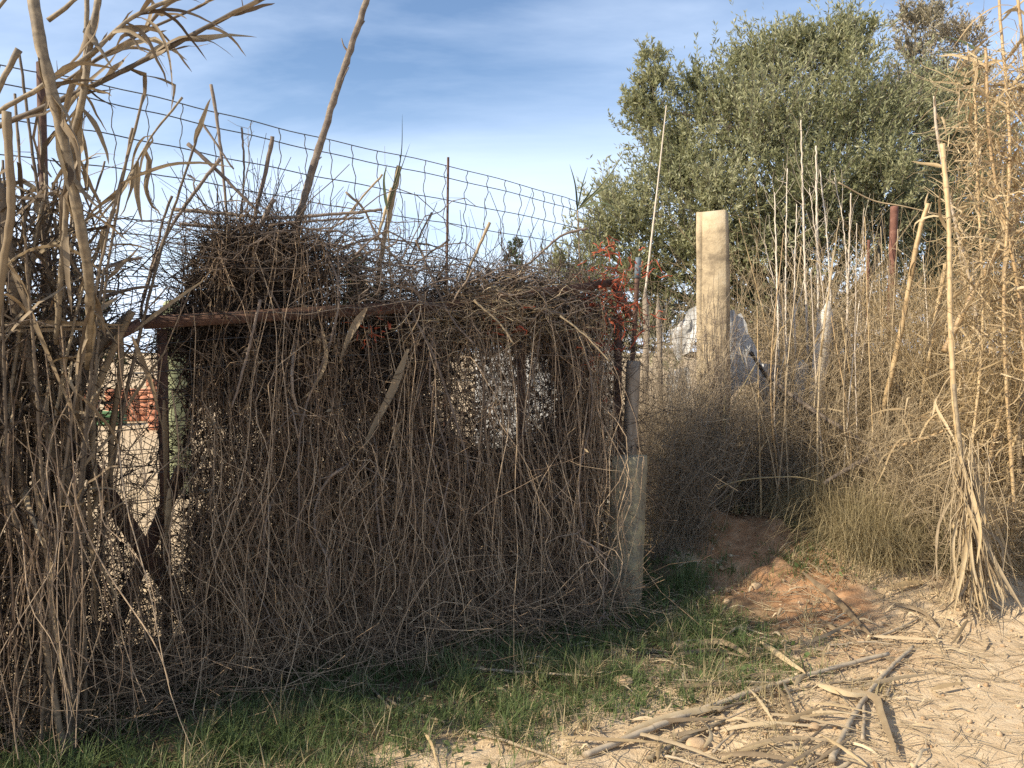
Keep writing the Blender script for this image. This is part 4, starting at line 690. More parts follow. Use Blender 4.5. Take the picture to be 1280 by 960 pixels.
# ------------------------------------------------------------------ thicket on the bank
def bush(name, lab, cat, px0, px1, dep, h, n, lean, amp, r, mat, tw_n=0, tw_l=(.06, .3), K=9, cloud=0, rmean=.5, curve=.3, base_h=0.0):
    x0, x1 = at(px0, 440, sum(dep) / 2)[0], at(px1, 440, sum(dep) / 2)[0]; x = rng.uniform(x0, x1, n); y = rng.uniform(*dep, n); b = np.stack([x, y, gz(x, y) + base_h * rng.random(n)], -1)
    hh = h * rng.uniform(.35, 1.0, n); L_ = rng.normal(0, lean, (n, 2)); t = np.linspace(0, 1, K)[None, :, None]
    P = b[:, None] + np.concatenate([L_[:, None] * hh[:, None, None] * (t ** 1.6), hh[:, None, None] * (t - curve * rng.random((n, 1, 1)) * t ** 3)], -1) + vnoise(n, K, 3) * amp; P[..., 2] = np.maximum(P[..., 2], gz(P[..., 0], P[..., 1]) + .004)
    o = thing(name, lab, cat, np.array([(x0 + x1) / 2, sum(dep) / 2, float(gz((x0 + x1) / 2, sum(dep) / 2))]), 'dry growth on the bank')
    part('stems', tubes(P, rng.uniform(*r, (n, 1)) * np.linspace(1, .4, K)[None], 3, rnd=np.clip(rng.normal(rmean, .2, n), 0, 1)), M[mat], o, kind='stuff')
    if tw_n:
        T = sprout(P, tw_n, *tw_l, down=-.15); T[..., 2] = np.maximum(T[..., 2], gz(T[..., 0], T[..., 1]) + .004); part('twigs', tubes(T, np.linspace(r[0] * .9, r[0] * .5, 4)[None], 3, rnd=np.clip(rng.normal(rmean, .2, len(T)), 0, 1)), M[mat], o, kind='stuff')
    return o, P
bush('bramble', 'tangled grey brown bramble between concrete stub and tall post', 'bramble', 800, 878, (5.25, 5.9), 1.25, 560, .2, .06, (.0014, .003), 'greystem', 3200, rmean=.45)
bush('bramble', 'shaded brown bramble at the foot of the tall concrete post', 'bramble', 866, 985, (5.75, 5.98), 1.15, 480, .22, .06, (.0014, .003), 'greystem', 3000, rmean=.5)
bush('bramble', 'dry brown bramble climbing behind the blue grey pipe', 'bramble', 785, 870, (5.6, 6.3), 1.8, 420, .2, .06, (.0016, .003), 'greystem', 2800, rmean=.65)
bush('bramble', 'pale tangled bramble around the bleached boards', 'bramble', 955, 1075, (6.15, 6.8), 1.75, 600, .3, .07, (.0016, .0034), 'straw', 5200, rmean=.3)
bush('dry_bush', 'dry tan bush behind the bleached boards below the olive', 'bush', 930, 1110, (6.7, 7.4), 2.5, 460, .3, .08, (.0018, .004), 'straw', 4600, (.1, .4), rmean=.3)
bush('dry_bush', 'golden dry bush around the rust red steel post', 'bush', 1065, 1215, (6.0, 7.1), 2.2, 800, .3, .08, (.0018, .0042), 'straw', 6400, (.08, .35), rmean=.55)
bush('dry_bush', 'tan twiggy bush low behind the tussock at right', 'bush', 1040, 1200, (5.5, 6.1), 1.05, 700, .5, .07, (.0016, .0032), 'straw', 5200, rmean=.4)
bush('dry_bush', 'golden dry thicket behind the leaning reed canes at right edge', 'bush', 1160, 1350, (5.3, 6.8), 2.3, 900, .35, .08, (.0018, .0042), 'goldstraw', 6400, (.08, .35), rmean=.4)
bush('dry_bush', 'low straw coloured thicket behind the reed sheaf foot', 'bush', 1130, 1330, (5.0, 5.5), .8, 520, .5, .06, (.0015, .003), 'straw', 3600, rmean=.55)
st = thing('dry_cane_stand', 'loose stand of upright straw yellow canes between post and right reeds', 'canes', (3.0, 6.3, float(gz(3.0, 6.3))))
for k in range(64):
    px = rng.uniform(948, 1290); d = rng.uniform(5.6, 7.0); b = at(px, 600, d); b[2] = float(gz(b[0], b[1])) - .02; top = at(px + rng.normal(0, 28), rng.uniform(270, 470), d + rng.normal(0, .15)); mid = (b + top) / 2 + rng.normal(0, .05, 3)
    c = part('cane', cane_mesh([b, mid, top], rng.uniform(.004, .0105), .0028, rough=.0012, S=6, ds=.05), M[('straw', 'goldcane', 'palestem')[k % 3]], st)
    if k % 2: add_leaves(c, catmull([b, mid, top]), 2, (.15, .35), (.008, .018), M['goldleaf'], (2, 7), low=.3)
# tall bleached stalks
WS = [([(1014, 540, 6.5), (1006, 330, 6.5), (1001, 150, 6.5)], .011), ([(1024, 540, 6.5), (1022, 340, 6.5), (1020, 182, 6.5)], .012), ([(1044, 540, 6.6), (1036, 330, 6.6), (1025, 212, 6.6)], .010), ([(1056, 520, 6.5), (1060, 360, 6.5), (1064, 242, 6.5)], .011), ([(1062, 470, 6.6), (1056, 300, 6.6), (1043, 222, 6.6)], .006),
      ([(975, 520, 6.5), (972, 380, 6.5), (968, 240, 6.5)], .009), ([(985, 520, 6.6), (982, 380, 6.6), (984, 210, 6.6)], .008), ([(990, 500, 6.4), (978, 400, 6.4), (955, 300, 6.4)], .006), ([(1030, 500, 6.4), (1032, 400, 6.4), (1012, 235, 6.4)], .006), ([(1078, 500, 6.6), (1076, 380, 6.6), (1080, 260, 6.6)], .006), ([(998, 540, 6.4), (993, 380, 6.4), (996, 255, 6.4)], .008)]
WL = ['tallest bleached stalk in front of the olive', 'second bleached stalk right of the tallest', 'third bleached stalk, leaning left, right of the second', 'thick bleached stalk standing right of the leaning ones', 'thin bleached stalk curving left near the thick one', 'brownish stalk at the left of the bleached row', 'slender stalk second from left in the bleached row', 'thin stalk bending left toward the concrete post', 'fine stalk between the second and third bleached stalks', 'slim stalk right end of the bleached row', 'short stalk just left of the tallest bleached stalk']
for (pts, r), lab in zip(WS, WL):
    p = px_path(pts); o = thing('dry_stalk', lab, 'stalk', p[0], 'bleached stalks'); part('stem', cane_mesh(p, r * 1.2, r * .45, node=.16, rough=.002, S=6), M['palestem'], o); P = catmull(p)[None]; T = sprout(P, 22, .08, .35, down=-.5, spread=.8); part('twigs', tubes(T, np.linspace(.0022, .001, 4)[None], 3), M['palestem'], o, kind='stuff')
single('thin_stalk', cane_mesh(px_path([(806, 370, 6.2), (820, 250, 6.2), (833, 132, 6.2)]), .009, .004, node=.25, S=6), M['palestem'], 'single thin pale stalk standing left of the tall concrete post', 'stalk')
single('thin_stalk', cane_mesh(px_path([(1048, 228, 6.2), (1090, 250, 6.2), (1130, 258, 6.1), (1190, 272, 6.0)]), .006, .004, node=.25, S=6), M['straw'], 'thin curved stem arching level above the rust red post', 'stalk')
# green shoots and fallen branch in the gap
for pts, r, lab in (([(880, 632, 5.6), (895, 612, 5.5), (930, 600, 5.4), (990, 596, 5.3), (1025, 602, 5.3)], .006, 'long yellow green shoot arching over the gap in the thicket'), ([(884, 640, 5.6), (910, 620, 5.5), (945, 580, 5.5)], .005, 'short yellow green shoot below the long one'), ([(906, 570, 5.7), (905, 520, 5.7), (907, 495, 5.7)], .008, 'upright yellow stalk at the foot of the concrete post'), ([(906, 530, 5.65), (925, 490, 5.65), (945, 455, 5.65)], .005, 'thin yellow twig slanting right from the upright stalk')):
    single('green_shoot', cane_mesh(px_path(pts), r, r * .5, node=0, S=6), M['tussock'], lab, 'shoot', 'green shoots')
single('fallen_branch', cane_mesh(px_path([(968, 478, 5.9), (1000, 502, 5.8), (1040, 528, 5.7), (1090, 560, 5.6), (1100, 575, 5.55)]), .018, .014, node=0, rough=.002), M['bark'], 'brown branch sloping down from the white sheet into the dry grass', 'branch')
single('fallen_branch', cane_mesh(px_path([(1088, 572, 5.5), (1062, 585, 5.5), (1030, 605, 5.45)]), .022, .014, node=0, rough=.002), M['bark'], 'short grey crooked branch above the grass tussock', 'branch')

# grass tussocks
def tussock(px, py, h, n, lab, mat='tussock', spread=.95, w=.004, rm=.6, rad=.1):
    b0 = on_ground(px, py); x = b0[0] + rng.normal(0, rad, n); y = b0[1] + rng.normal(0, rad, n); b = np.stack([x, y, gz(x, y)], -1); a = rng.uniform(0, 6.283, n); L_ = h * rng.uniform(.5, 1.15, n); out = rng.uniform(.1, 1, n) * spread; K = 8; t = np.linspace(0, 1, K)[None, :, None]
    dirv = np.stack([np.cos(a), np.sin(a), 0 * a], -1)[:, None]; out = out * 1.35; P = b[:, None] + dirv * (out * L_)[:, None, None] * t ** 1.3 + np.array([0, 0, 1]) * L_[:, None, None] * (t - .75 * out[:, None, None] * t ** 2.6) + vnoise(n, K, 2) * .015; P[..., 2] = np.maximum(P[..., 2], gz(P[..., 0], P[..., 1]) + .004)
    single('grass_tussock', blades(P, np.linspace(1, .2, K)[None] * w * rng.uniform(.6, 1.3, (n, 1)), np.cross(dirv, [0, 0, 1.]), np.clip(rng.normal(rm, .22, n), 0, 1)), M[mat], lab, 'grass', 'grass tussocks on the bank')
tussock(1085, 700, .62, 1500, 'big arching grey green tussock right of the red earth', rad=.12, rm=.55)
tussock(1025, 655, .50, 1300, 'pale tan tussock left of the big arching one', rm=.75)
tussock(1140, 680, .55, 1000, 'straw coloured tussock behind the big arching one', rm=.65)
tussock(1130, 620, .6, 900, 'dry tussock higher on the bank below the golden bush', rm=.8)
tussock(1180, 700, .4, 600, 'green tinged tussock left of the reed sheaf foot', rm=.2)
tussock(985, 640, .38, 600, 'small tussock at the left edge of the bank gap', rm=.6)
tussock(1250, 690, .5, 700, 'tan tussock behind the reed sheaf at right edge', rm=.8)
# ------------------------------------------------------------------ right reeds
rb = on_ground(1222, 772); RR = thing('reed_clump', 'golden dry giant reed clump with leafy sheaf foot at right edge', 'reed', rb)
RC = [([(1232, 770, 4.75), (1212, 640, 4.8), (1195, 520, 4.85), (1188, 400, 4.9), (1186, 280, 4.95), (1178, 180, 5.0)], .019, 'goldcane'),
      ([(1240, 775, 4.78), (1222, 690, 4.8), (1205, 600, 4.8), (1192, 480, 4.85)], .015, 'cane'),
      ([(1090, 560, 6.0), (1102, 520, 5.9), (1125, 420, 5.8), (1147, 300, 5.7), (1160, 255, 5.7)], .021, 'goldcane'),
      ([(1146, 530, 6.0), (1160, 450, 5.9), (1174, 375, 5.9), (1182, 330, 5.9)], .020, 'goldcane'),
      ([(1180, 440, 5.4), (1207, 385, 5.4), (1232, 340, 5.4), (1262, 285, 5.4), (1290, 235, 5.4)], .022, 'goldcane'),
      ([(1226, 430, 5.8), (1212, 350, 5.8), (1192, 270, 5.8), (1172, 170, 5.8), (1168, 120, 5.8)], .012, 'palestem'),
      ([(1230, 615, 5.3), (1240, 560, 5.3), (1252, 510, 5.3)], .018, 'goldcane'), ([(1258, 620, 5.3), (1264, 570, 5.3), (1276, 530, 5.3)], .018, 'goldcane'), ([(1276, 620, 5.2), (1274, 540, 5.2), (1282, 470, 5.2)], .016, 'cane'),
      ([(1268, 640, 5.0), (1255, 400, 5.1), (1262, 180, 5.2), (1250, 20, 5.3), (1248, -30, 5.3)], .012, 'goldcane'), ([(1290, 640, 5.0), (1275, 380, 5.1), (1240, 200, 5.2), (1232, 60, 5.2)], .012, 'goldcane'), ([(1300, 640, 5.0), (1292, 380, 5.1), (1282, 100, 5.2), (1270, -20, 5.2)], .013, 'goldcane'),
      ([(1205, 640, 5.2), (1228, 420, 5.3), (1222, 230, 5.4), (1218, 80, 5.4)], .010, 'goldcane'), ([(1150, 520, 5.9), (1120, 480, 5.9), (1108, 440, 5.9)], .010, 'cane'), ([(1112, 560, 5.6), (1150, 550, 5.5), (1200, 530, 5.4)], .012, 'goldcane')]
for i, (pts, r, mk) in enumerate(RC):
    p = px_path(pts); c = part('cane', cane_mesh(p, r, r * .75, rough=.0008), M[mk], RR)
    if i in (9, 10, 11, 12): add_leaves(c, catmull(p), 18, (.2, .5), (.012, .030), M['goldleaf'], (2.5, 7), low=.3)
    elif i in (0, 4, 5): add_leaves(c, catmull(p), 7, (.15, .35), (.012, .024), M['goldleaf'], (2, 6), low=.5)
    elif i in (2, 3): add_leaves(c, catmull(p), 3, (.15, .3), (.01, .02), M['goldleaf'], (3, 6), low=.3)
for k in range(82):   # leaf sheaf at the foot
    a = np.array([1206 + rng.normal(0, 8), 570 + 170 * rng.random() ** 1.2]); S_ = at(a[0], a[1], 4.78 + rng.uniform(-.06, .06)); g = on_ground(np.clip(1220 + rng.normal(0, 28), 1165, 1285), rng.uniform(748, 795)); f = rng.uniform(.6, 1.0); E_ = S_ + (g - S_) * f; E_ = E_ + [rng.normal(0, .03), rng.normal(-.02, .03), 0]; mid = (S_ + E_) / 2 + rng.normal(0, .032, 3)
    P = catmull([S_, mid, E_], .035); K = len(P); s = np.linspace(0, 1, K); T = unit(np.gradient(P, axis=0)); B = unit(np.cross(T, np.array([rng.normal(0, .5), 1, rng.normal(0, .3)]))); P[:, 2] = np.maximum(P[:, 2], gz(P[:, 0], P[:, 1]) + .006)
    part('leaf', ribbons(P[None], (rng.uniform(.012, .032) * np.clip(np.minimum(.6 + 2 * s, 1.2 * (1 - s) ** .6 + .1), .05, 1))[None], B[None], rnd=np.clip(rng.normal(.6, .2), 0, 1), fold=.3), M['goldleaf' if rng.random() < .55 else 'leaf'], RR)
n = 110; S_ = np.array([at(1207 + rng.normal(0, 9), rng.uniform(540, 720), 4.78 + rng.normal(0, .05)) for _ in range(n)]); g = np.stack([rb[0] + rng.normal(0, .16, n), rb[1] + rng.normal(0, .10, n), np.zeros(n)], -1); g[:, 2] = gz(g[:, 0], g[:, 1]) + .01; tt = np.linspace(0, 1, 8)[None, :, None] * rng.uniform(.3, 1, (n, 1, 1)); P = S_[:, None] * (1 - tt) + g[:, None] * tt + vnoise(n, 8, 2) * .02; P[..., 2] = np.maximum(P[..., 2], gz(P[..., 0], P[..., 1]) + .004)
part('frayed_straws', tubes(P, rng.uniform(.0012, .0035, (n, 1)) * np.linspace(1, .5, 8)[None], 4), M['straw'], RR, kind='stuff')
for k in range(55):   # hanging leaf fans by the canes, mid height
    S_ = at(rng.uniform(1120, 1285), rng.uniform(500, 570), rng.uniform(5.2, 5.7)); part('leaf', leaf_mesh(S_, [rng.normal(0, 1), rng.normal(-.3, .5), rng.uniform(-.2, .6)], rng.uniform(.25, .5), rng.uniform(.012, .024), rng.uniform(3, 8), 1), M['goldleaf'], RR)
for k in range(52):   # dry leaves hanging in bunches high on the canes
    S_ = at(rng.choice([1225, 1245, 1262, 1278]) + rng.normal(0, 7), rng.uniform(60, 330), rng.uniform(5.1, 5.4)); part('leaf', leaf_mesh(S_, [rng.normal(0, .5), rng.normal(-.1, .4), rng.uniform(-1, .3)], rng.uniform(.22, .48), rng.uniform(.012, .03), rng.uniform(4, 10), 1.5), M['goldleaf'], RR)
for k in range(9):
    S_ = at(1218 + rng.normal(0, 8), 85 + rng.normal(0, 20), 5.4); part('leaf', leaf_mesh(S_, [rng.normal(-.3, .6), rng.normal(0, .4), rng.uniform(-.6, .8)], rng.uniform(.25, .4), .03, 3, .6), M['greenleaf'], RR)
n = 6500; S_ = np.stack([rng.uniform(2.6, 4.2, n), rng.uniform(4.95, 6.0, n), rng.uniform(.4, 3.6, n) ** 1.0], -1); E_ = S_ + unit(rng.normal(size=(n, 3)) + [0, 0, -.4]) * rng.uniform(.12, .4, (n, 1)); E_[:, 2] = np.maximum(E_[:, 2], gz(E_[:, 0], E_[:, 1]) + .01); tt = np.linspace(0, 1, 6)[None, :, None]; k = S_[:, 0] / S_[:, 1] > .555; P = (S_[:, None] * (1 - tt) + E_[:, None] * tt + vnoise(n, 6, 2) * .04)[k]
part('small_leaves', blades(P, rng.uniform(.004, .014, (len(P), 1)) * np.linspace(1, .2, 6)[None], unit(rng.normal(size=(len(P), 1, 3)))), M['goldleaf'], RR, kind='stuff')

# ------------------------------------------------------------------ grass and litter on the ground
def grass_field(n, fn, box_, h0, h1, mat, lab, name, w=.0042, rm=.45, rs=.22, tuft=22):
    nt_ = n // tuft; cx, cy = scatter(nt_, *box_); p = fn(cx, cy); pat = .5 + .5 * np.sin(6.1 * cx + 2 * np.sin(3.3 * cy)) * np.sin(5.2 * cy + 1.7 * np.sin(4.1 * cx))
    k = rng.random(nt_) < p * np.clip(.25 + 1.1 * pat, 0, 1); cx, cy, p, pat = cx[k], cy[k], p[k], pat[k]; m = len(cx); c = np.repeat(np.arange(m), tuft); n = m * tuft; sp = rng.uniform(.01, .05, m)[c]
    x, y = cx[c] + rng.normal(0, 1, n) * sp, cy[c] + rng.normal(0, 1, n) * sp; hh = (rng.uniform(h0, h1, m) * np.clip(.45 + .7 * pat, .4, 1))[c]; b = np.stack([x, y, gz(x, y) - .004], -1)
    a = rng.uniform(0, 6.283, n) ; L_ = hh * rng.uniform(.4, 1.25, n); o = rng.uniform(.1, 1.3, n); K = 4; t = np.linspace(0, 1, K)[None, :, None]; dv = np.stack([np.cos(a), np.sin(a), 0 * a], -1)[:, None]
    P = b[:, None] + dv * (L_ * o)[:, None, None] * t ** 1.6 + np.array([0, 0, 1]) * L_[:, None, None] * (t - .4 * o[:, None, None] * t ** 2); P[..., 2] = np.maximum(P[..., 2], gz(P[..., 0], P[..., 1]) - .003)
    single(name, blades(P, np.array([[1, .85, .55, .08]]) * w * rng.uniform(.6, 1.4, (n, 1)), np.cross(dv, [0, 0, 1.]), np.clip(rng.normal(rm, rs, m)[c] * .5 + rng.normal(rm, rs, n) * .5, 0, 1)), M[mat], lab, 'grass', kind='stuff')
def fgreen(x, y):
    u, w = gate_uw(x, y); a = sst(.0, .2, w) * (1 - sst(1.0, 1.6, w)) * (1 - sst(2.8, 3.3, u)) * (1 - .0 * x); b = np.exp(-((x - .98) / .30) ** 2 - ((y - 5.1) / .7) ** 2) * 1.5; c = np.exp(-((x - 1.75) / .5) ** 2 - ((y - 6.3) / .35) ** 2); d = .8 * np.exp(-((x - 2.15) / .45) ** 2 - ((y - 5.15) / .22) ** 2); e = .5 * np.exp(-((x - .45) / .6) ** 2 - ((y - 3.75) / .35) ** 2) + .45 * np.exp(-((x - .85) / .35) ** 2 - ((y - 4.35) / .25) ** 2) + .3 * np.exp(-((x - 1.5) / .1) ** 2 - ((y - 3.75) / .08) ** 2)
    return np.clip(a + b + c + d + e, 0, 1)
grass_field(190000, fgreen, (-2.6, 3.2, 2.45, 6.9), .04, .18, 'grass', 'short green grass growing along the foot of the gate', 'grass', rm=.40, rs=.27, w=.0036)
def fdry(x, y): u, w = gate_uw(x, y); return np.clip(.5 * sst(.0, .5, w) * (1 - sst(1.6, 2.2, w)) * (1 - sst(1.5, 2.4, x)) + sst(5.4, 6, y) * sst(.8, 1.2, x) * .9 + .55 * sst(4.6, 5.1, y) * sst(1.7, 2.2, x), 0, 1)
grass_field(42000, fdry, (-1.6, 4.4, 2.5, 8.2), .05, .22, 'tussock', 'dry thin grass over the bank and lane edge', 'dry_grass', rm=.75)
x, y = scatter(9000, -2.2, 2.6, 2.5, 6.3); k = rng.random(9000) < fgreen(x, y) * .5; x, y = x[k], y[k]; n = len(x); d = rng.normal(size=(n, 3)) * [1, 1, .35] + [0, 0, .25]
single('low_weeds', leaf_cards(np.stack([x, y, gz(x, y) + rng.uniform(.002, .03, n)], -1), unit(d), rng.uniform(.02, .05, n), rng.uniform(.012, .026, n), np.clip(rng.normal(.35, .2, n), 0, 1)), M['grass'], 'small broad leaved weeds growing among the grass', 'weeds', kind='stuff', smooth=False)
# straw litter
def flit(x, y): return np.clip(.85 * sst(.2, .8, x) * (1 - sst(4.9, 5.4, y)) * (1 - .93 * sst(1.35, 2.0, x - .6 * (y - 3))) * np.clip(.2 + 1.2 * (.5 + .5 * np.sin(4.3 * x + 2 * np.sin(3 * y)) * np.sin(5 * y + 1.5 * np.sin(3.1 * x))), 0, 1) * sst(2.4, 2.9, y) + .35 * sst(1.6, 2.2, x) * sst(4.1, 4.5, y) * (1 - sst(5.1, 5.5, y)) + .40 * sst(-1.2, 0, x) * (1 - sst(4.0, 4.6, y)), 0, 1)
x, y = scatter(9000, -1.3, 3.6, 2.4, 5.5); k = rng.random(9000) < flit(x, y) * .8; x, y = x[k], y[k]; n = len(x); a = rng.normal(.35, .9, n); ln = rng.uniform(.03, .22, n); K = 4; t = np.linspace(-.5, .5, K)[None, :]; xx = x[:, None] + np.cos(a)[:, None] * ln[:, None] * t; yy = y[:, None] + np.sin(a)[:, None] * ln[:, None] * t
P = np.stack([xx, yy, gz(xx, yy) + .004 + rng.uniform(0, .02, (n, 1))], -1); P[..., :2] += vnoise(n, K, 2)[..., :2] * .004
single('straw_litter', tubes(P, rng.uniform(.0007, .0022, (n, 1)), 3, rnd=np.clip(rng.normal(.55, .25, n), 0, 1)), M['straw'], 'scattered dry straw lying over the lane edge', 'straw', kind='stuff')
# leaf litter: broad strips
FLs = []
def lie(pts_px, lift=.012): return np.array([on_ground(a, b) + [0, 0, lift] for a, b in pts_px])
def drape(P, lift):
    P = catmull(P, .02); P[:, 2] = gz(P[:, 0], P[:, 1]) + lift + .012 * np.sin(np.linspace(0, math.pi, len(P))) ; return P
FC = [([(745, 958), (800, 920), (870, 893), (940, 872), (1010, 850), (1060, 836), (1112, 820)], .019, 'greycane', 'long thick grey cane lying across the lane edge'),
      ([(1038, 958), (1062, 912), (1085, 872), (1112, 842), (1140, 812)], .017, 'greycane', 'grey cane crossing the long one and running to the lower right'),
      ([(1077, 868), (1080, 900), (1078, 930)], .012, 'greycane', 'short dark cane piece under the crossing cane'),
      ([(575, 842), (640, 846), (720, 848), (820, 856), (900, 856), (985, 862)], .009, 'greycane', 'thin grey cane lying straight in the grass'),
      ([(482, 880), (530, 898), (565, 912)], .009, 'cane', 'pale cane piece in dark grass left of the long pale one'),
      ([(582, 918), (640, 936), (715, 960)], .011, 'cane', 'long pale cane running to the bottom edge'),
      ([(408, 803), (440, 838), (472, 872), (492, 892)], .012, 'cane', 'pale cane slanting in the grass, crossed by a flat leaf'),
      ([(1090, 800), (1120, 792), (1150, 775)], .010, 'greycane', 'dark short cane end near the reed sheaf'),
      ([(900, 900), (960, 870), (1030, 862), (1090, 850)], .010, 'cane', 'tan cane beside the long thick grey cane'),
      ([(810, 955), (860, 930), (905, 905)], .014, 'cane', 'tan cane stub at the bottom left of the debris'),
      ([(1030, 780), (1070, 790), (1110, 795)], .006, 'cane', 'thin brown cane above the debris pile'),
      ([(1075, 835), (1180, 845), (1280, 858)], .004, 'cane', 'very thin stem lying across the pale sand'),
      ([(660, 735), (700, 748), (745, 768)], .004, 'cane', 'thin stem on the grass below the concrete stub')]
for pts, r, mk, lab in FC:
    r = r * .72; P = drape(lie(pts), r * 1.05); tq = np.linspace(-1, 1, len(P)); P = np.stack([np.polyval(np.polyfit(tq, P[:, c_], 1 if c_ == 2 else 2), tq) for c_ in range(3)], -1); P[:, 2] += max(0, float((gz(P[:, 0], P[:, 1]) - P[:, 2]).max()) * .6); single('fallen_cane', cane_mesh(P[::3] if len(P) > 9 else P, r, r * .8, rough=.0012), M[mk], lab, 'cane', 'fallen canes on the ground')
FLF = [([(1003, 722), (1045, 760), (1092, 805)], .036, 'leaf', 'long broad pale leaf lying on the earth bank'), ([(905, 893), (860, 902), (800, 924), (770, 938)], .03, 'goldleaf', 'broad flat tan leaf at the left of the debris'), ([(500, 813), (465, 842), (420, 866)], .044, 'leaf', 'flat tan leaf in the dark grass crossing a cane'), ([(1155, 735), (1115, 742), (1105, 745)], .035, 'goldleaf', 'short broad leaf left of the reed sheaf'),
       ([(950, 810), (985, 838), (1010, 852)], .03, 'goldleaf', 'yellow leaf running into the middle of the debris'), ([(860, 815), (900, 812), (940, 832)], .035, 'leaf', 'curled leaf fan above the debris beside a stone'), ([(845, 826), (890, 822), (930, 828)], .025, 'leaf', 'narrow leaf below the curled fan'), ([(1050, 868), (1090, 882), (1100, 905), (1120, 955)], .035, 'leaf', 'long leaf trailing down to the bottom edge'), ([(980, 860), (990, 885), (1005, 900)], .028, 'goldleaf', 'yellow leaf hanging over the long grey cane'), ([(1020, 865), (1060, 880), (1090, 878)], .032, 'goldleaf', 'bright leaf over the crossing cane'),
       ([(800, 915), (850, 912), (905, 908)], .02, 'leaf', 'narrow leaf along the broad flat one'), ([(930, 945), (990, 935), (1045, 938)], .02, 'leaf', 'grey leaf strip at the bottom of the debris'), ([(1160, 790), (1172, 812), (1180, 830)], .02, 'goldleaf', 'small pale leaf at the reed sheaf foot'), ([(1210, 780), (1200, 800), (1190, 812)], .02, 'goldleaf', 'small tan leaf in front of the reed sheaf'), ([(880, 945), (890, 930), (868, 905)], .022, 'goldleaf', 'bent leaf standing across the cane stub'), ([(700, 935), (760, 937), (830, 940)], .016, 'goldleaf', 'thin straight leaf near the bottom edge'), ([(530, 925), (540, 945), (545, 965)], .012, 'goldleaf', 'thin yellow blade at the bottom edge'), ([(1110, 760), (1150, 772), (1172, 790)], .022, 'leaf', 'grey brown leaf behind the debris near the sheaf'), ([(900, 925), (960, 915), (1020, 918)], .018, 'goldleaf', 'pale strip lying under the long grey cane'), ([(1000, 815), (1040, 800), (1085, 772)], .02, 'leaf', 'dull leaf above the crossing cane')]
for pts, W, mk, lab in FLF:
    P = drape(lie(pts), .014); K = len(P); tq = np.linspace(-1, 1, K); P[:, 2] = np.polyval(np.polyfit(tq, P[:, 2], 2), tq) + .012; s = np.linspace(0, 1, K); T = unit(np.gradient(P, axis=0)); B = unit(np.cross(T, [0, 0, 1.]) + [0, 0, .8 * np.sign(np.cross(T[0], [0, 0, 1.])[1] + 1e-6)]); P[:, 2] += W * .25; single('fallen_leaf', ribbons(P[None], (W * np.clip(np.minimum(.35 + 3 * s, 1.2 * (1 - s) ** .5 + .05), .05, 1))[None], B[None], fold=.22), M[mk], lab, 'leaf', 'fallen reed leaves')
for k in range(46):
    px, py = rng.uniform(820, 1200), 960 - 175 * rng.random() ** 1.3
    if px > 1090 and py > 870: continue
    a = on_ground(px, py); an = rng.normal(.45, .7); ln = rng.uniform(.12, .5); P = np.array([a + [math.cos(an) * ln * f, math.sin(an) * ln * f, 0] for f in (-.5, 0, .5)]); P[1, :2] += rng.normal(0, .006, 2)
    if k % 3 == 0:
        P = drape(P, .01); single('cane_splinter', cane_mesh(P[::3], rng.uniform(.003, .008), .003, rough=.0008, S=6), M['cane' if k % 2 else 'greycane'], 'thin cane splinter lying among the debris on the lane edge', 'cane', 'cane splinters in the debris')
    else:
        P = drape(P, .012); K = len(P); tq = np.linspace(-1, 1, K); P[:, 2] = np.polyval(np.polyfit(tq, P[:, 2], 2), tq) + .015; s_ = np.linspace(0, 1, K); T = unit(np.gradient(P, axis=0)); sd = np.sign(np.cross(T[0], [0, 0, 1.])[1] + 1e-6); W = rng.uniform(.010, .024); tw_ = np.linspace(0, rng.normal(0, .5), K)[:, None]
        B = unit(np.cross(T, [0, 0, 1.]) + np.array([0, 0, 1.]) * (sd * rng.uniform(.2, 1.0) + tw_)); P[:, 2] += W * .2
        single('torn_leaf', ribbons(P[None], (W * np.clip(np.minimum(.35 + 3 * s_, 1.2 * (1 - s_) ** .5 + .05), .05, 1) * (1 + .12 * rng.normal(size=K)))[None], B[None], fold=rng.uniform(.1, .35)), M['goldleaf' if k % 2 else 'leaf'], 'torn dry reed leaf lying in the debris on the lane edge', 'leaf', 'torn leaves in the debris')
lm = []
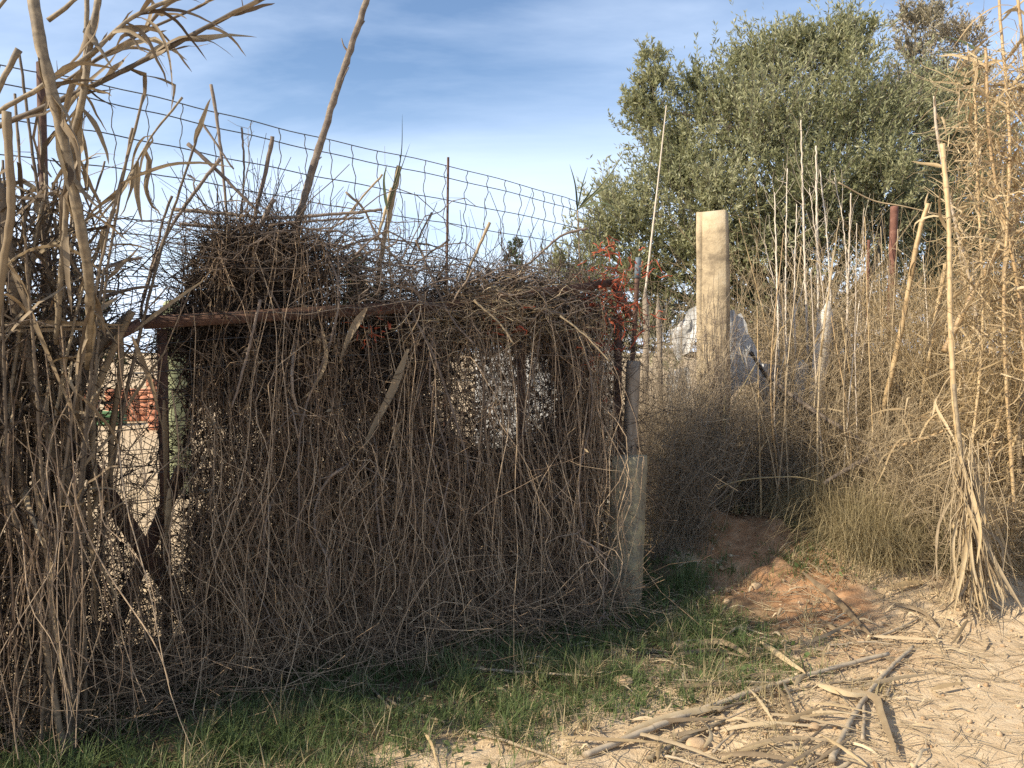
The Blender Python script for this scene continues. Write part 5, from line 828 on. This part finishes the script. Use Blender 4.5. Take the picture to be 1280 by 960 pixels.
for k in range(700):
    x, y = rng.uniform(-.2, 3.3), rng.uniform(2.5, 5.3)
    if rng.random() > flit(x, y): continue
    a = rng.normal(.4, .8); ln = rng.uniform(.05, .24); K = 7; t = np.linspace(-.5, .5, K); w = np.cumsum(rng.normal(0, .003, (K, 2)), 0); xx = x + math.cos(a) * ln * t + w[:, 0]; yy = y + math.sin(a) * ln * t + w[:, 1]; P = np.stack([xx, yy, gz(xx, yy) + .01 + .03 * rng.random() * np.sin(np.linspace(0, math.pi, K)) ** 2], -1); T = unit(np.gradient(P, axis=0)); B = unit(np.cross(T, [0, 0, 1.]) + [0, 0, rng.normal(0, .8)])
    lm.append(ribbons(P[None], (rng.uniform(.005, .014) * np.clip(1.15 - np.abs(np.linspace(-1, 1, K)) ** 2, .1, 1))[None], B[None], fold=.25))
single('leaf_litter', merge(*lm), M['straw'], 'scattered small torn reed leaves on the lane edge', 'leaves', kind='stuff')
# stones
ST = [(850, 812, .040, 'tan rounded stone beside the curled leaf fan'), (780, 858, .042, 'tan stone on the earth in front of the thin grey cane'), (686, 896, .03, 'angular pale stone near the bottom of the grass'), (870, 936, .038, 'pale block stone under the debris at the bottom'), (600, 838, .02, 'small stone at the left end of the thin grey cane'), (1018, 912, .024, 'grey flat stone among the debris'), (898, 778, .018, 'small brown stone at the foot of the red bank'), (802, 762, .016, 'small pale stone in the grass by the red bank'), (945, 735, .03, 'clod of red earth on the bank face'), (910, 755, .026, 'lower clod of red earth on the bank'), (1230, 920, .012, 'tiny white pebble on the pale sand')]
for px, py, r, lab in ST:
    c = on_ground(px, py); c[2] += r * .35; v = ICO.copy(); E = {}; fs = []; V = list(map(tuple, v))
    def midp(a, b):
        key = (min(a, b), max(a, b))
        if key not in E: E[key] = len(V); V.append(tuple(unit((np.array(V[a]) + np.array(V[b])) / 2)))
        return E[key]
    for a, b_, d in ICF: ab, bc, ca = midp(a, b_), midp(b_, d), midp(d, a); fs += [[a, ab, ca], [b_, bc, ab], [d, ca, bc], [ab, bc, ca]]
    V = np.array(V) * (1 + rng.normal(0, .07, (len(V), 1))); V = np.sign(V) * np.abs(V) ** .8 * r * np.array([1.25, .9, .8]); a = rng.uniform(-.6, .6); V = V @ np.array([[math.cos(a), math.sin(a), 0], [-math.sin(a), math.cos(a), 0], [0, 0, 1]])
    single('stone', [V + c, np.array(fs), np.full(len(V), rng.random()), np.zeros(len(V))], M['rock'], lab, 'stone', 'stones on the ground')
